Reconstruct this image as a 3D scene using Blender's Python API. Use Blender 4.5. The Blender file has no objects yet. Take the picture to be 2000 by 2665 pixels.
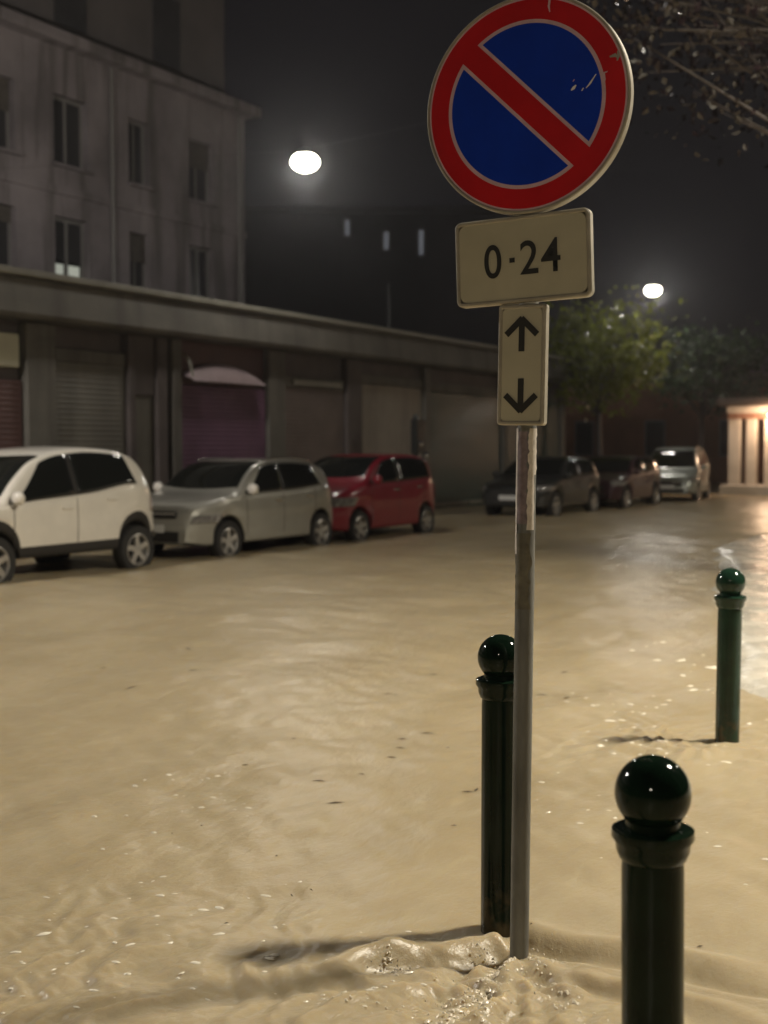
import bpy, math, random
import numpy as np
from mathutils import Vector, Matrix, noise as mnoise

random.seed(7)
rng = np.random.default_rng(11)
R = math.radians
SC = bpy.context.scene
COL = SC.collection

# ------------------------------------------------------------------ camera
# world: the street runs along +Y, x is the distance across it, z=0 is the flood surface
YAW = 30.7
cam_d = bpy.data.cameras.new('camera')
cam = bpy.data.objects.new('camera', cam_d)
COL.objects.link(cam)
cam.location = (0, 0, 1.65)
cam.rotation_euler = (R(90 - 3.03), 0, R(YAW))
cam_d.sensor_fit = 'VERTICAL'
cam_d.sensor_height = 36.0
cam_d.lens = 36.0 * 3200 / 2665
cam_d.clip_start = 0.05
cam_d.clip_end = 2000
cam_d.dof.use_dof = True
cam_d.dof.focus_distance = 4.1
cam_d.dof.aperture_fstop = 2.5
SC.camera = cam

# ------------------------------------------------------------------ night sky
world = bpy.data.worlds.new('World')
SC.world = world
world.use_nodes = True
wn, wl = world.node_tree.nodes, world.node_tree.links
wn.clear()
w_out = wn.new('ShaderNodeOutputWorld')
w_bg = wn.new('ShaderNodeBackground')
w_sky = wn.new('ShaderNodeTexSky')
w_sky.sky_type = 'NISHITA'
w_sky.sun_disc = False
w_sky.sun_elevation = R(-6)
w_sky.sun_rotation = R(120)
w_bg.inputs['Strength'].default_value = 0.05
w_bg2 = wn.new('ShaderNodeBackground')          # town glow on low cloud
w_bg2.inputs['Color'].default_value = (0.0070, 0.0062, 0.0068, 1)
w_bg2.inputs['Strength'].default_value = 1.0
w_add = wn.new('ShaderNodeAddShader')
wl.new(w_sky.outputs['Color'], w_bg.inputs['Color'])
wl.new(w_bg.outputs[0], w_add.inputs[0])
wl.new(w_bg2.outputs[0], w_add.inputs[1])
wl.new(w_add.outputs[0], w_out.inputs['Surface'])

SC.view_settings.view_transform = 'Standard'
SC.view_settings.look = 'None'
SC.view_settings.gamma = 1.0
SC.view_settings.exposure = 0.0
SC.view_settings.use_curve_mapping = False
SC.render.engine = 'CYCLES'
SC.cycles.use_denoising = True
SC.cycles.max_bounces = 6
SC.cycles.diffuse_bounces = 3
SC.cycles.glossy_bounces = 3
SC.cycles.caustics_reflective = False
SC.cycles.caustics_refractive = False
SC.cycles.sample_clamp_indirect = 3.0

LAMP_COLOUR = (1.0, 0.91, 0.74)
NEAR_POWER = 6700.0
FAR_POWER = 620.0
FAR_COLOUR = (1.0, 0.94, 0.86)
HAZE = 0.0016

# ------------------------------------------------------------------ materials
MATS = {}
def mat(name, col, rough=0.6, metal=0.0, coat=0.0, var=0.0, vscale=3.0, bump=0.0, bscale=20.0,
        emit=None, estr=0.0, alpha_spec=None, stretch=None, col2=None):
    if name in MATS:
        return MATS[name]
    m = bpy.data.materials.new(name)
    m.use_nodes = True
    nt = m.node_tree
    p = nt.nodes['Principled BSDF']
    p.inputs['Base Color'].default_value = (*col, 1)
    p.inputs['Roughness'].default_value = rough
    p.inputs['Metallic'].default_value = metal
    if coat:
        p.inputs['Coat Weight'].default_value = coat
        p.inputs['Coat Roughness'].default_value = 0.06
    if alpha_spec is not None:
        p.inputs['Specular IOR Level'].default_value = alpha_spec
    if emit:
        p.inputs['Emission Color'].default_value = (*emit, 1)
        p.inputs['Emission Strength'].default_value = estr
    if var or bump:
        tc = nt.nodes.new('ShaderNodeTexCoord')
        mp = nt.nodes.new('ShaderNodeMapping')
        if stretch:
            mp.inputs['Scale'].default_value = stretch
        nt.links.new(tc.outputs['Object'], mp.inputs['Vector'])
    if var:
        n = nt.nodes.new('ShaderNodeTexNoise')
        n.inputs['Scale'].default_value = vscale
        n.inputs['Detail'].default_value = 5
        n.inputs['Roughness'].default_value = 0.62
        nt.links.new(mp.outputs[0], n.inputs['Vector'])
        rp = nt.nodes.new('ShaderNodeValToRGB')
        c2 = col2 if col2 else tuple(min(1, c * (1 + var)) for c in col)
        c1 = tuple(c * (1 - var) for c in col)
        rp.color_ramp.elements[0].position = 0.33
        rp.color_ramp.elements[1].position = 0.68
        rp.color_ramp.elements[0].color = (*c1, 1)
        rp.color_ramp.elements[1].color = (*c2, 1)
        nt.links.new(n.outputs['Fac'], rp.inputs[0])
        nt.links.new(rp.outputs[0], p.inputs['Base Color'])
        mr = nt.nodes.new('ShaderNodeMapRange')
        mr.inputs['To Min'].default_value = max(0.02, rough * 0.75)
        mr.inputs['To Max'].default_value = min(1, rough * 1.2)
        nt.links.new(n.outputs['Fac'], mr.inputs['Value'])
        nt.links.new(mr.outputs[0], p.inputs['Roughness'])
    if bump:
        b = nt.nodes.new('ShaderNodeBump')
        nb = nt.nodes.new('ShaderNodeTexNoise')
        nb.inputs['Scale'].default_value = bscale
        nb.inputs['Detail'].default_value = 4
        nt.links.new(mp.outputs[0], nb.inputs['Vector'])
        nt.links.new(nb.outputs['Fac'], b.inputs['Height'])
        b.inputs['Strength'].default_value = bump
        b.inputs['Distance'].default_value = 0.02
        nt.links.new(b.outputs[0], p.inputs['Normal'])
    MATS[name] = m
    return m

# ------------------------------------------------------------------ mesh helpers
class MB:
    """collects vertices and faces, then becomes one mesh object"""
    def __init__(self):
        self.v = []; self.f = []; self.mi = []
    def add(self, verts, faces, mi=0):
        o = len(self.v)
        self.v.extend([tuple(p) for p in verts])
        self.f.extend([tuple(i + o for i in fc) for fc in faces])
        self.mi.extend([mi] * len(faces))
        return self
    def box(self, x0, x1, y0, y1, z0, z1, bev=0.0, mi=0):
        if bev <= 0:
            v = [(x, y, z) for z in (z0, z1) for y in (y0, y1) for x in (x0, x1)]
            f = [(0, 2, 3, 1), (4, 5, 7, 6), (0, 1, 5, 4), (2, 6, 7, 3), (0, 4, 6, 2), (1, 3, 7, 5)]
            return self.add(v, f, mi)
        b = bev
        v = []
        for sz, z in ((0, z0), (1, z1)):
            for sy, y in ((0, y0), (1, y1)):
                for sx, x in ((0, x0), (1, x1)):
                    dx = b if sx == 0 else -b
                    dy = b if sy == 0 else -b
                    dz = b if sz == 0 else -b
                    v += [(x, y + dy, z + dz), (x + dx, y, z + dz), (x + dx, y + dy, z)]
        def i(sx, sy, sz, k): return (sz * 4 + sy * 2 + sx) * 3 + k
        f = []
        for s in (0, 1):
            a = [i(s, 0, 0, 0), i(s, 1, 0, 0), i(s, 1, 1, 0), i(s, 0, 1, 0)]
            f.append(a if s else a[::-1])
            a = [i(0, s, 0, 1), i(1, s, 0, 1), i(1, s, 1, 1), i(0, s, 1, 1)]
            f.append(a[::-1] if s else a)
            a = [i(0, 0, s, 2), i(1, 0, s, 2), i(1, 1, s, 2), i(0, 1, s, 2)]
            f.append(a if s else a[::-1])
        for s in (0, 1):
            for t in (0, 1):
                f.append([i(0, s, t, 1), i(1, s, t, 1), i(1, s, t, 2), i(0, s, t, 2)])
                f.append([i(s, 0, t, 0), i(s, 1, t, 0), i(s, 1, t, 2), i(s, 0, t, 2)])
                f.append([i(s, t, 0, 0), i(s, t, 1, 0), i(s, t, 1, 1), i(s, t, 0, 1)])
        for a in (0, 1):
            for c in (0, 1):
                for d in (0, 1):
                    f.append([i(a, c, d, 0), i(a, c, d, 1), i(a, c, d, 2)])
        return self.add(v, f, mi)
    def lathe(self, prof, n=24, centre=(0, 0, 0), axis='z', mi=0, cap=True):
        v = []; f = []
        for (r, h) in prof:
            for k in range(n):
                a = 2 * math.pi * k / n
                if axis == 'z': p = (r * math.cos(a), r * math.sin(a), h)
                elif axis == 'x': p = (h, r * math.cos(a), r * math.sin(a))
                else: p = (r * math.cos(a), h, r * math.sin(a))
                v.append(tuple(p[q] + centre[q] for q in range(3)))
        m = len(prof)
        for i in range(m - 1):
            for k in range(n):
                k2 = (k + 1) % n
                f.append((i * n + k, i * n + k2, (i + 1) * n + k2, (i + 1) * n + k))
        if cap:
            f.append(tuple(range(n))[::-1])
            f.append(tuple((m - 1) * n + k for k in range(n)))
        return self.add(v, f, mi)
    def tube(self, pts, rads, n=8, mi=0):
        pts = [Vector(p) for p in pts]
        v = []; f = []
        up = Vector((0.3, 0.2, 1)).normalized()
        for i, p in enumerate(pts):
            d = (pts[min(i + 1, len(pts) - 1)] - pts[max(i - 1, 0)]).normalized()
            a = d.cross(up)
            if a.length < 1e-3: a = d.cross(Vector((1, 0, 0)))
            a.normalize(); b = d.cross(a)
            for k in range(n):
                t = 2 * math.pi * k / n
                q = p + (a * math.cos(t) + b * math.sin(t)) * rads[i]
                v.append(tuple(q))
        for i in range(len(pts) - 1):
            for k in range(n):
                k2 = (k + 1) % n
                f.append((i * n + k, i * n + k2, (i + 1) * n + k2, (i + 1) * n + k))
        f.append(tuple(range(n))[::-1]); f.append(tuple((len(pts) - 1) * n + k for k in range(n)))
        return self.add(v, f, mi)
    def grid(self, P, mi=0):
        """P: rows x cols array of 3D points"""
        nr, nc = len(P), len(P[0])
        v = [tuple(p) for row in P for p in row]
        f = [(i * nc + j, i * nc + j + 1, (i + 1) * nc + j + 1, (i + 1) * nc + j)
             for i in range(nr - 1) for j in range(nc - 1)]
        return self.add(v, f, mi)
    def build(self, name, mats, parent=None, smooth=False, angle=None, loc=None):
        me = bpy.data.meshes.new(name)
        me.from_pydata(self.v, [], self.f)
        if not isinstance(mats, (list, tuple)): mats = [mats]
        for m in mats: me.materials.append(m)
        if len(mats) > 1:
            me.polygons.foreach_set('material_index', self.mi)
        if smooth:
            me.polygons.foreach_set('use_smooth', [True] * len(me.polygons))
            if angle: me.set_sharp_from_angle(angle=R(angle))
        me.update()
        o = bpy.data.objects.new(name, me)
        COL.objects.link(o)
        if parent: o.parent = parent
        if loc: o.location = loc
        return o

def fix_normals(o):
    import bmesh
    bm = bmesh.new(); bm.from_mesh(o.data)
    bmesh.ops.recalc_face_normals(bm, faces=bm.faces)
    bm.to_mesh(o.data); bm.free()
    return o

def tag(o, label, cat, group=None):
    o['label'] = label; o['category'] = cat
    if group: o['group'] = group
    return o
def structure(o):
    o['kind'] = 'structure'; return o
def thing(name, label, cat, loc=(0, 0, 0), rz=0.0, group=None):
    e = bpy.data.objects.new(name, None)
    e.empty_display_size = 0.2
    COL.objects.link(e)
    e.location = loc; e.rotation_euler = (0, 0, rz)
    return tag(e, label, cat, group)
def copy_tree(o, parent=None):
    c = o.copy(); COL.objects.link(c)
    if parent: c.parent = parent
    for ch in list(o.children): copy_tree(ch, c)
    return c

# ================================================================== SETTING
M_asphalt = mat('asphalt', (0.05, 0.048, 0.045), 0.8, var=0.3, vscale=6, bump=0.3, bscale=60)
M_wetstone = mat('wet_pale_stone', (0.56, 0.52, 0.44), 0.28, var=0.25, vscale=2.2, bump=0.6, bscale=9)
M_stone = mat('pavement_stone', (0.40, 0.345, 0.25), 0.35, var=0.22, vscale=2.2, bump=0.35, bscale=9)
M_kerb = mat('kerb_stone', (0.36, 0.34, 0.30), 0.4, var=0.2, vscale=5, bump=0.2, bscale=30)

structure(MB().box(-200, 200, -80, 260, -0.9, -0.45).build('ground', M_asphalt))
structure(MB().box(-13.4, -2.4, -60, 140, -0.4, -0.10).build('road', M_asphalt))
structure(MB().box(-15.5, -13.43, -60, 41.0, -0.4, -0.03).build('pavement_far', M_stone))
structure(MB().box(-2.37, 9.0, -60, 140, -0.4, -0.11).build('pavement_near', M_stone))

def pchip(pts):
    xs = np.array([p[0] for p in pts], float); ys = np.array([p[1] for p in pts], float)
    h = np.diff(xs); d = np.diff(ys) / h
    m = np.zeros(len(xs)); m[0] = d[0]; m[-1] = d[-1]
    for i in range(1, len(xs) - 1):
        m[i] = 0 if d[i - 1] * d[i] <= 0 else (h[i - 1] + h[i]) / (h[i - 1] / d[i] * 1.0 + h[i] / d[i - 1]) if False else (0 if d[i - 1] * d[i] <= 0 else 2 * d[i - 1] * d[i] / (d[i - 1] + d[i]))
    def f(x):
        x = min(max(x, xs[0]), xs[-1])
        i = min(int(np.searchsorted(xs, x, side='right')) - 1, len(xs) - 2)
        t = (x - xs[i]) / h[i]
        return ((2 * t ** 3 - 3 * t ** 2 + 1) * ys[i] + (t ** 3 - 2 * t ** 2 + t) * h[i] * m[i] + (-2 * t ** 3 + 3 * t ** 2) * ys[i + 1] + (t ** 3 - t ** 2) * h[i] * m[i + 1])
    return f

# pale stone platform that breaks the surface beside the road, right of the bollards
def platform():
    edge = pchip([(6.4, -1.25), (7.2, -1.55), (8.2, -2.0), (9.0, -2.35), (11.0, -2.95), (13.4, -3.65), (16.6, -4.45), (19.8, -5.4), (22.8, -5.5), (26.0, -4.8)])
    rows = []
    for y in np.arange(6.4, 26.0, 0.07):
        row = []; e = edge(y) + 0.16 * mnoise.noise(Vector((0, y * 1.1, 3)))
        for d in (-0.5, -0.25, -0.1, 0.0, 0.06, 0.14, 0.25, 0.4, 0.6, 0.85, 1.15, 1.5, 2.0, 2.8, 4.0, 6.5):
            rise = min(1, max(0, (y - 6.9) / 3.5))
            z = -0.16 + (0.155 + 0.085 * rise) * min(1, max(0, (d + 0.5) / 0.62)) + 0.02 * min(d, 1.5) / 1.5
            z += 0.022 * mnoise.noise(Vector((d * 2.2, y * 1.6, 0))) + 0.010 * mnoise.noise(Vector((d * 7, y * 5, 9)))
            row.append((e + d, y, z))
        rows.append(row)
    return MB().grid(rows).build('stone_platform', M_wetstone, smooth=True)
structure(fix_normals(platform()))

# ---------------------------------------------------------------- flood water
def water_material():
    m = bpy.data.materials.new('muddy_water')
    m.use_nodes = True
    nt = m.node_tree; N = nt.nodes; L = nt.links
    p = N['Principled BSDF']
    tc = N.new('ShaderNodeTexCoord')
    mp = N.new('ShaderNodeMapping'); mp.inputs['Rotation'].default_value = (0, 0, R(25)); mp.inputs['Scale'].default_value = (1, 0.45, 1)
    L.new(tc.outputs['Object'], mp.inputs['Vector'])
    n1 = N.new('ShaderNodeTexNoise'); n1.inputs['Scale'].default_value = 0.9; n1.inputs['Detail'].default_value = 6; n1.inputs['Distortion'].default_value = 0.8
    L.new(mp.outputs[0], n1.inputs['Vector'])
    rp = N.new('ShaderNodeValToRGB')
    e = rp.color_ramp.elements
    e[0].position = 0.30; e[0].color = (0.312, 0.248, 0.150, 1)
    e[1].position = 0.72; e[1].color = (0.405, 0.331, 0.216, 1)
    L.new(n1.outputs['Fac'], rp.inputs[0])
    # silt streaks
    n2 = N.new('ShaderNodeTexNoise'); n2.inputs['Scale'].default_value = 5.0; n2.inputs['Detail'].default_value = 8; n2.inputs['Distortion'].default_value = 1.5
    L.new(mp.outputs[0], n2.inputs['Vector'])
    r2 = N.new('ShaderNodeValToRGB'); r2.color_ramp.elements[0].position = 0.52; r2.color_ramp.elements[1].position = 0.75
    L.new(n2.outputs['Fac'], r2.inputs[0])
    mx = N.new('ShaderNodeMix'); mx.data_type = 'RGBA'
    mx.inputs['B'].default_value = (0.44, 0.375, 0.25, 1)
    ml = N.new('ShaderNodeMath'); ml.operation = 'MULTIPLY'; ml.inputs[1].default_value = 0.45
    L.new(r2.outputs[0], ml.inputs[0]); L.new(ml.outputs[0], mx.inputs['Factor'])
    L.new(rp.outputs[0], mx.inputs['A']); L.new(mx.outputs['Result'], p.inputs['Base Color'])
    p.inputs['Roughness'].default_value = 0.30
    p.inputs['Subsurface Weight'].default_value = 0.7
    p.inputs['Subsurface Radius'].default_value = (1.0, 0.75, 0.4)
    p.inputs['Subsurface Scale'].default_value = 0.07
    p.inputs['IOR'].default_value = 1.33
    b = N.new('ShaderNodeBump'); b.inputs['Strength'].default_value = 0.55; b.inputs['Distance'].default_value = 0.02
    n3 = N.new('ShaderNodeTexNoise'); n3.inputs['Scale'].default_value = 9.0; n3.inputs['Detail'].default_value = 6; n3.inputs['Roughness'].default_value = 0.6
    L.new(mp.outputs[0], n3.inputs['Vector']); L.new(n3.outputs['Fac'], b.inputs['Height'])
    b2 = N.new('ShaderNodeBump'); b2.inputs['Strength'].default_value = 0.30; b2.inputs['Distance'].default_value = 0.006
    n4 = N.new('ShaderNodeTexNoise'); n4.inputs['Scale'].default_value = 42.0; n4.inputs['Detail'].default_value = 5; n4.inputs['Roughness'].default_value = 0.65
    L.new(tc.outputs['Object'], n4.inputs['Vector']); L.new(n4.outputs['Fac'], b2.inputs['Height'])
    L.new(b.outputs[0], b2.inputs['Normal'])
    L.new(b2.outputs[0], p.inputs['Normal'])
    return m
M_water = water_material()

POLE = (-1.667, 3.693)
BOL_M = (-1.811, 3.842)
BOL_R = (-1.838, 6.888)
BOL_F = (-0.827, 2.544)

def seg_dist(X, Y, a, b):
    ax, ay = a; bx, by = b
    dx, dy = bx - ax, by - ay
    t = np.clip(((X - ax) * dx + (Y - ay) * dy) / (dx * dx + dy * dy), 0, 1)
    return np.hypot(X - ax - t * dx, Y - ay - t * dy), t

def wave_height(X, Y):
    H = np.zeros_like(X)
    r = np.random.default_rng(3)
    for k in range(46):
        lam = 0.13 * (1.075 ** k)                      # 0.13 .. 3.4 m
        ang = r.normal(R(70), 0.75)
        kx, ky = math.cos(ang) * 2 * math.pi / lam, math.sin(ang) * 2 * math.pi / lam
        amp = 0.0030 * lam ** 0.75 * r.uniform(0.4, 1.2)
        H += amp * np.sin(kx * X + ky * Y + r.uniform(0, 6.28) + 0.8 * np.sin(0.7 * X + 0.5 * Y + k))
    return H

def cam2w(Xc, Zc):   # metres right of and ahead of the viewer -> street coordinates
    c, s = math.cos(R(YAW)), math.sin(R(YAW))
    return (Xc * c - Zc * s, Xc * s + Zc * c)

def wakes(X, Y):
    """standing waves and churn where the current meets the pole and the bollards"""
    H = np.zeros_like(X)
    ridges = [  # from, to, height, width
        (cam2w(0.36, 4.12), cam2w(0.05, 4.00), 0.036, 0.045),
        (cam2w(0.05, 4.00), cam2w(-0.16, 3.82), 0.028, 0.050),
        (cam2w(0.34, 4.00), cam2w(0.02, 3.86), -0.050, 0.055),
        (cam2w(-0.10, 3.72), cam2w(-0.42, 3.60), -0.026, 0.050),
        (cam2w(-0.16, 3.82), cam2w(-0.60, 3.74), 0.016, 0.060),
        (cam2w(0.50, 4.10), cam2w(1.35, 3.55), -0.034, 0.050),
        (cam2w(0.52, 4.22), cam2w(1.40, 3.72), 0.026, 0.060),
        (cam2w(0.50, 3.92), cam2w(1.20, 3.36), 0.024, 0.045),
        (cam2w(0.56, 3.80), cam2w(1.10, 3.25), -0.020, 0.040),
        (cam2w(0.40, 3.90), cam2w(0.22, 3.30), 0.030, 0.050),
        (cam2w(0.28, 3.80), cam2w(0.05, 3.35), -0.024, 0.045),
        (cam2w(0.12, 3.70), cam2w(-0.25, 3.40), 0.022, 0.045),
        (cam2w(1.85, 6.50), cam2w(1.45, 5.60), -0.022, 0.080),
        (cam2w(1.80, 6.62), cam2w(1.35, 6.10), 0.020, 0.060),
        (cam2w(1.95, 6.45), cam2w(2.50, 6.05), -0.018, 0.060),
    ]
    wob = 0.03 * np.sin(9 * X + 4 * Y) + 0.02 * np.sin(17 * Y - 7 * X)
    for a, b, h, w in ridges:
        d, t = seg_dist(X + wob, Y + wob * 0.7, a, b)
        H += h * np.exp(-(d / w) ** 2) * (1 - 0.55 * t)
    # churn near the foot of the pole: ropy crests drawn out along the current
    fx, fy = cam2w(0.30, 3.62)
    ch = np.exp(-(((X - fx) ** 2 + (Y - fy) ** 2) / 0.36 ** 2))
    r = np.random.default_rng(5)
    p0 = cam2w(0.42, 3.98); p1 = cam2w(0.12, 3.30)
    fl = math.atan2(p1[1] - p0[1], p1[0] - p0[0]) + math.pi / 2
    C = np.zeros_like(X)
    bend = 0.05 * np.sin(7 * X + 5 * Y) + 0.03 * np.sin(13 * Y - 8 * X)
    for k in range(34):
        lam = r.uniform(0.045, 0.20); ang = fl + r.normal(0, 0.55)
        C += lam * 0.024 * np.sin(((X + bend) * math.cos(ang) + (Y + bend) * math.sin(ang)) * 2 * math.pi / lam + r.uniform(0, 6.28))
    C = np.sign(C) * np.abs(C) ** 0.85 * 1.5
    D = np.zeros_like(X)
    for k in range(26):
        lam = r.uniform(0.028, 0.07); ang = r.uniform(0, math.pi)
        D += lam * 0.020 * np.sin(((X + bend) * math.cos(ang) + (Y - bend) * math.sin(ang)) * 2 * math.pi / lam + r.uniform(0, 6.28))
    H += (C * 0.36 + D * 0.9) * ch
    # lumpier water left of the viewer and round the far bollard
    fx, fy = cam2w(-0.9, 3.7)
    ch2 = np.exp(-(((X - fx) ** 2 + (Y - fy) ** 2) / 0.75 ** 2))
    fx, fy = cam2w(1.6, 6.9)
    ch3 = np.exp(-(((X - fx) ** 2 + (Y - fy) ** 2) / 0.5 ** 2))
    H += C * (0.18 * ch2 + 0.26 * ch3) + D * (0.30 * ch2 + 0.4 * ch3)
    return H

def axis(parts):
    out = []
    for a, b, st in parts:
        out.append(np.arange(a, b, st))
    return np.concatenate(out)

def build_water():
    xs = axis([(-100, -40, 20), (-40, -16, 1.5), (-16, -5, 0.09), (-5, -3.6, 0.03), (-3.6, -0.2, 0.0125), (-0.2, 2.0, 0.06), (2, 10, 0.8), (10, 110.1, 20)])
    ys = axis([(-70, -4, 6), (-4, 1.4, 0.6), (1.4, 5.2, 0.0125), (5.2, 8.4, 0.03), (8.4, 24, 0.07), (24, 50, 0.3), (50, 200.1, 15)])
    X, Y = np.meshgrid(xs, ys)
    fade = np.clip((60 - np.abs(Y)) / 30, 0, 1) * np.clip((20 - np.abs(X)) / 6, 0, 1)
    H = wave_height(X, Y) * fade
    near = (np.abs(X + 1.7) < 3.2) & (Y > 1.0) & (Y < 9)
    W = wakes(X, Y)
    H = H + np.where(near, W, 0)
    V = np.stack([X, Y, H], -1).reshape(-1, 3)
    nr, nc = X.shape
    i = np.arange(nr - 1)[:, None] * nc + np.arange(nc - 1)[None, :]
    F = np.stack([i, i + 1, i + 1 + nc, i + nc], -1).reshape(-1, 4)
    me = bpy.data.meshes.new('flood_water')
    me.vertices.add(len(V)); me.vertices.foreach_set('co', V.ravel())
    me.loops.add(F.size); me.loops.foreach_set('vertex_index', F.ravel().astype(np.int32))
    me.polygons.add(len(F))
    me.polygons.foreach_set('loop_start', np.arange(0, F.size, 4, dtype=np.int32))
    me.polygons.foreach_set('use_smooth', np.ones(len(F), dtype=bool))
    me.update(calc_edges=True); me.validate()
    me.materials.append(M_water)
    o = bpy.data.objects.new('flood_water', me); COL.objects.link(o)
    return structure(o)
build_water()

def water_z(x, y):
    X = np.array([[x]]); Y = np.array([[y]])
    h = wave_height(X, Y)
    if abs(x + 1.7) < 3.2 and 1 < y < 9: h = h + wakes(X, Y)
    return float(h[0, 0])

# ================================================================== SHOP ROW
FX = -15.6
M_plaster = mat('grey_plaster', (0.135, 0.127, 0.110), 0.75, var=0.22, vscale=1.1, bump=0.15, bscale=14)
M_plaster_d = mat('dark_plaster', (0.095, 0.078, 0.074), 0.7, var=0.25, vscale=1.5)
M_lip = mat('canopy_lip', (0.22, 0.21, 0.175), 0.5, var=0.15, vscale=2)
M_sh_beige = mat('shutter_beige', (0.16, 0.15, 0.125), 0.45, var=0.12, vscale=2)
M_sh_purple = mat('shutter_purple', (0.15, 0.075, 0.13), 0.45, var=0.12, vscale=2)
M_sh_brown = mat('shutter_brown', (0.15, 0.12, 0.11), 0.45, var=0.15, vscale=2)
M_sh_pale = mat('shutter_pale', (0.27, 0.245, 0.21), 0.45, var=0.1, vscale=2)
M_sh_green = mat('shutter_green', (0.03, 0.06, 0.055), 0.4, var=0.2, vscale=2)
M_dark = mat('dark_frame', (0.035, 0.03, 0.03), 0.5)
M_redbrown = mat('redbrown_door', (0.10, 0.05, 0.045), 0.5, var=0.15)
M_signpanel = mat('sign_panel', (0.50, 0.48, 0.36), 0.5, var=0.08)
M_awning = mat('awning_fabric', (0.30, 0.23, 0.24), 0.7, var=0.12, vscale=4)
M_glass_d = mat('dark_glass', (0.045, 0.043, 0.045), 0.3, alpha_spec=0.5)

def shutter(y0, y1, z0, z1, m, parent, x=FX + 0.06):
    mb = MB(); n = int((z1 - z0) / 0.09)
    rows = []
    for k in range(n + 1):
        z = z0 + (z1 - z0) * k / n
        for dz, dx in ((0.0, 0.0), (0.012, 0.007), (0.045, 0.010), (0.078, 0.007)):
            zz = min(z + dz, z1)
            rows.append([(x + dx, y0, zz), (x + dx, y1, zz)])
    mb.grid(rows)
    o = mb.build('roller_shutter', m, parent)
    MB().box(x + 0.012, x + 0.045, y0 + 0.02, y1 - 0.02, z0 + 0.16, z0 + 0.26, 0.006).build('bottom_rail', M_lip, o)
    MB().box(x + 0.046, x + 0.075, (y0 + y1) / 2 - 0.07, (y0 + y1) / 2 + 0.07, z0 + 0.19, z0 + 0.24, 0.006).build('handle', M_dark, o)
    return o

shop = thing('shop_row', 'long single storey row of closed shops with grey canopy behind the parked cars', 'shops', (FX, 20, 0))
def sp(name, mb, m, parent=shop, **k):
    o = mb.build(name, m, parent, **k)
    o.matrix_parent_inverse = Matrix.Translation((-FX, -20, 0)) if parent is shop else Matrix()
    return o
S0, S1 = -6.0, 37.6
sp('wall', MB().box(FX - 5.5, FX - 0.25, S0, S1, -0.3, 4.30), M_plaster_d)
# canopy: deep fascia with a pale metal lip on top
mb = MB()
prof = [(FX - 0.2, 3.72), (FX + 0.46, 3.74), (FX + 0.52, 3.80), (FX + 0.46, 4.36), (FX - 0.2, 4.38)]
mb.grid([[(px, y, pz) for y in np.linspace(S0, S1, 40)] for px, pz in prof])
sp('canopy', mb, M_plaster)
sp('canopy_lip', MB().box(FX - 5.6, FX + 0.56, S0 - 0.05, S1 + 0.05, 4.385, 4.50, 0.02), M_lip)
sp('canopy_end', MB().box(FX - 0.2, FX + 0.455, S1, S1 + 0.06, 3.73, 4.38), M_plaster)

pil = [(-6.0, -5.5), (-1.2, -0.8), (3.6, 4.0), (8.3, 8.75), (12.4, 12.75), (14.5, 15.15), (16.95, 17.12), (17.72, 18.0), (18.15, 18.42), (21.25, 21.85), (24.35, 25.0), (28.13, 28.42), (32.9, 33.2), (37.3, 37.6)]
for a, b in pil:
    sp('pilaster', MB().box(FX - 0.24, FX + 0.16, a, b, -0.3, 3.716, 0.02), M_plaster_d if a in (16.95, 17.72, 24.35) else M_plaster)
def bay(y0, y1, zt, m):
    o = shutter(y0, y1, -0.1, zt, m, shop)
    o.matrix_parent_inverse = Matrix.Translation((-FX, -20, 0))
    sp('shutter_box', MB().box(FX - 0.2, FX + 0.10, y0, y1, zt + 0.003, zt + 0.24, 0.015), M_plaster)
    sp('wall_panel', MB().box(FX - 0.2, FX + 0.0, y0, y1, zt + 0.245, 3.715), M_plaster_d)
bay(-5.45, -1.25, 3.1, M_sh_beige); bay(-0.75, 3.55, 3.1, M_sh_brown); bay(4.05, 8.25, 3.1, M_sh_beige)
bay(8.8, 12.35, 3.1, M_sh_brown)
bay(15.2, 16.9, 3.1, M_sh_beige)
bay(21.9, 24.3, 2.95, M_sh_brown)
bay(25.05, 28.1, 3.15, M_sh_pale)
bay(28.5, 32.85, 3.1, M_sh_green)
bay(33.25, 37.25, 3.1, M_sh_green)
# left bay: dark door with a cream sign panel over it
o = shutter(12.8, 14.45, -0.1, 2.75, M_redbrown, shop); o.matrix_parent_inverse = Matrix.Translation((-FX, -20, 0))
sp('sign_panel', MB().box(FX - 0.1, FX + 0.12, 13.0, 14.38, 2.95, 3.5, 0.02), M_signpanel)
sp('wall_panel', MB().box(FX - 0.2, FX + 0.0, 12.8, 14.45, 2.753, 3.715), M_plaster_d)
# narrow doorway between the beige and the purple shutters
sp('door', MB().box(FX - 0.2, FX + 0.04, 17.125, 17.715, -0.1, 2.6, 0.01), M_sh_beige)
sp('door_header', MB().box(FX - 0.2, FX + 0.08, 17.125, 17.715, 2.605, 3.715, 0.01), M_plaster_d)
sp('door_jamb', MB().box(FX - 0.2, FX + 0.02, 18.003, 18.147, -0.1, 3.715), M_redbrown)
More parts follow.
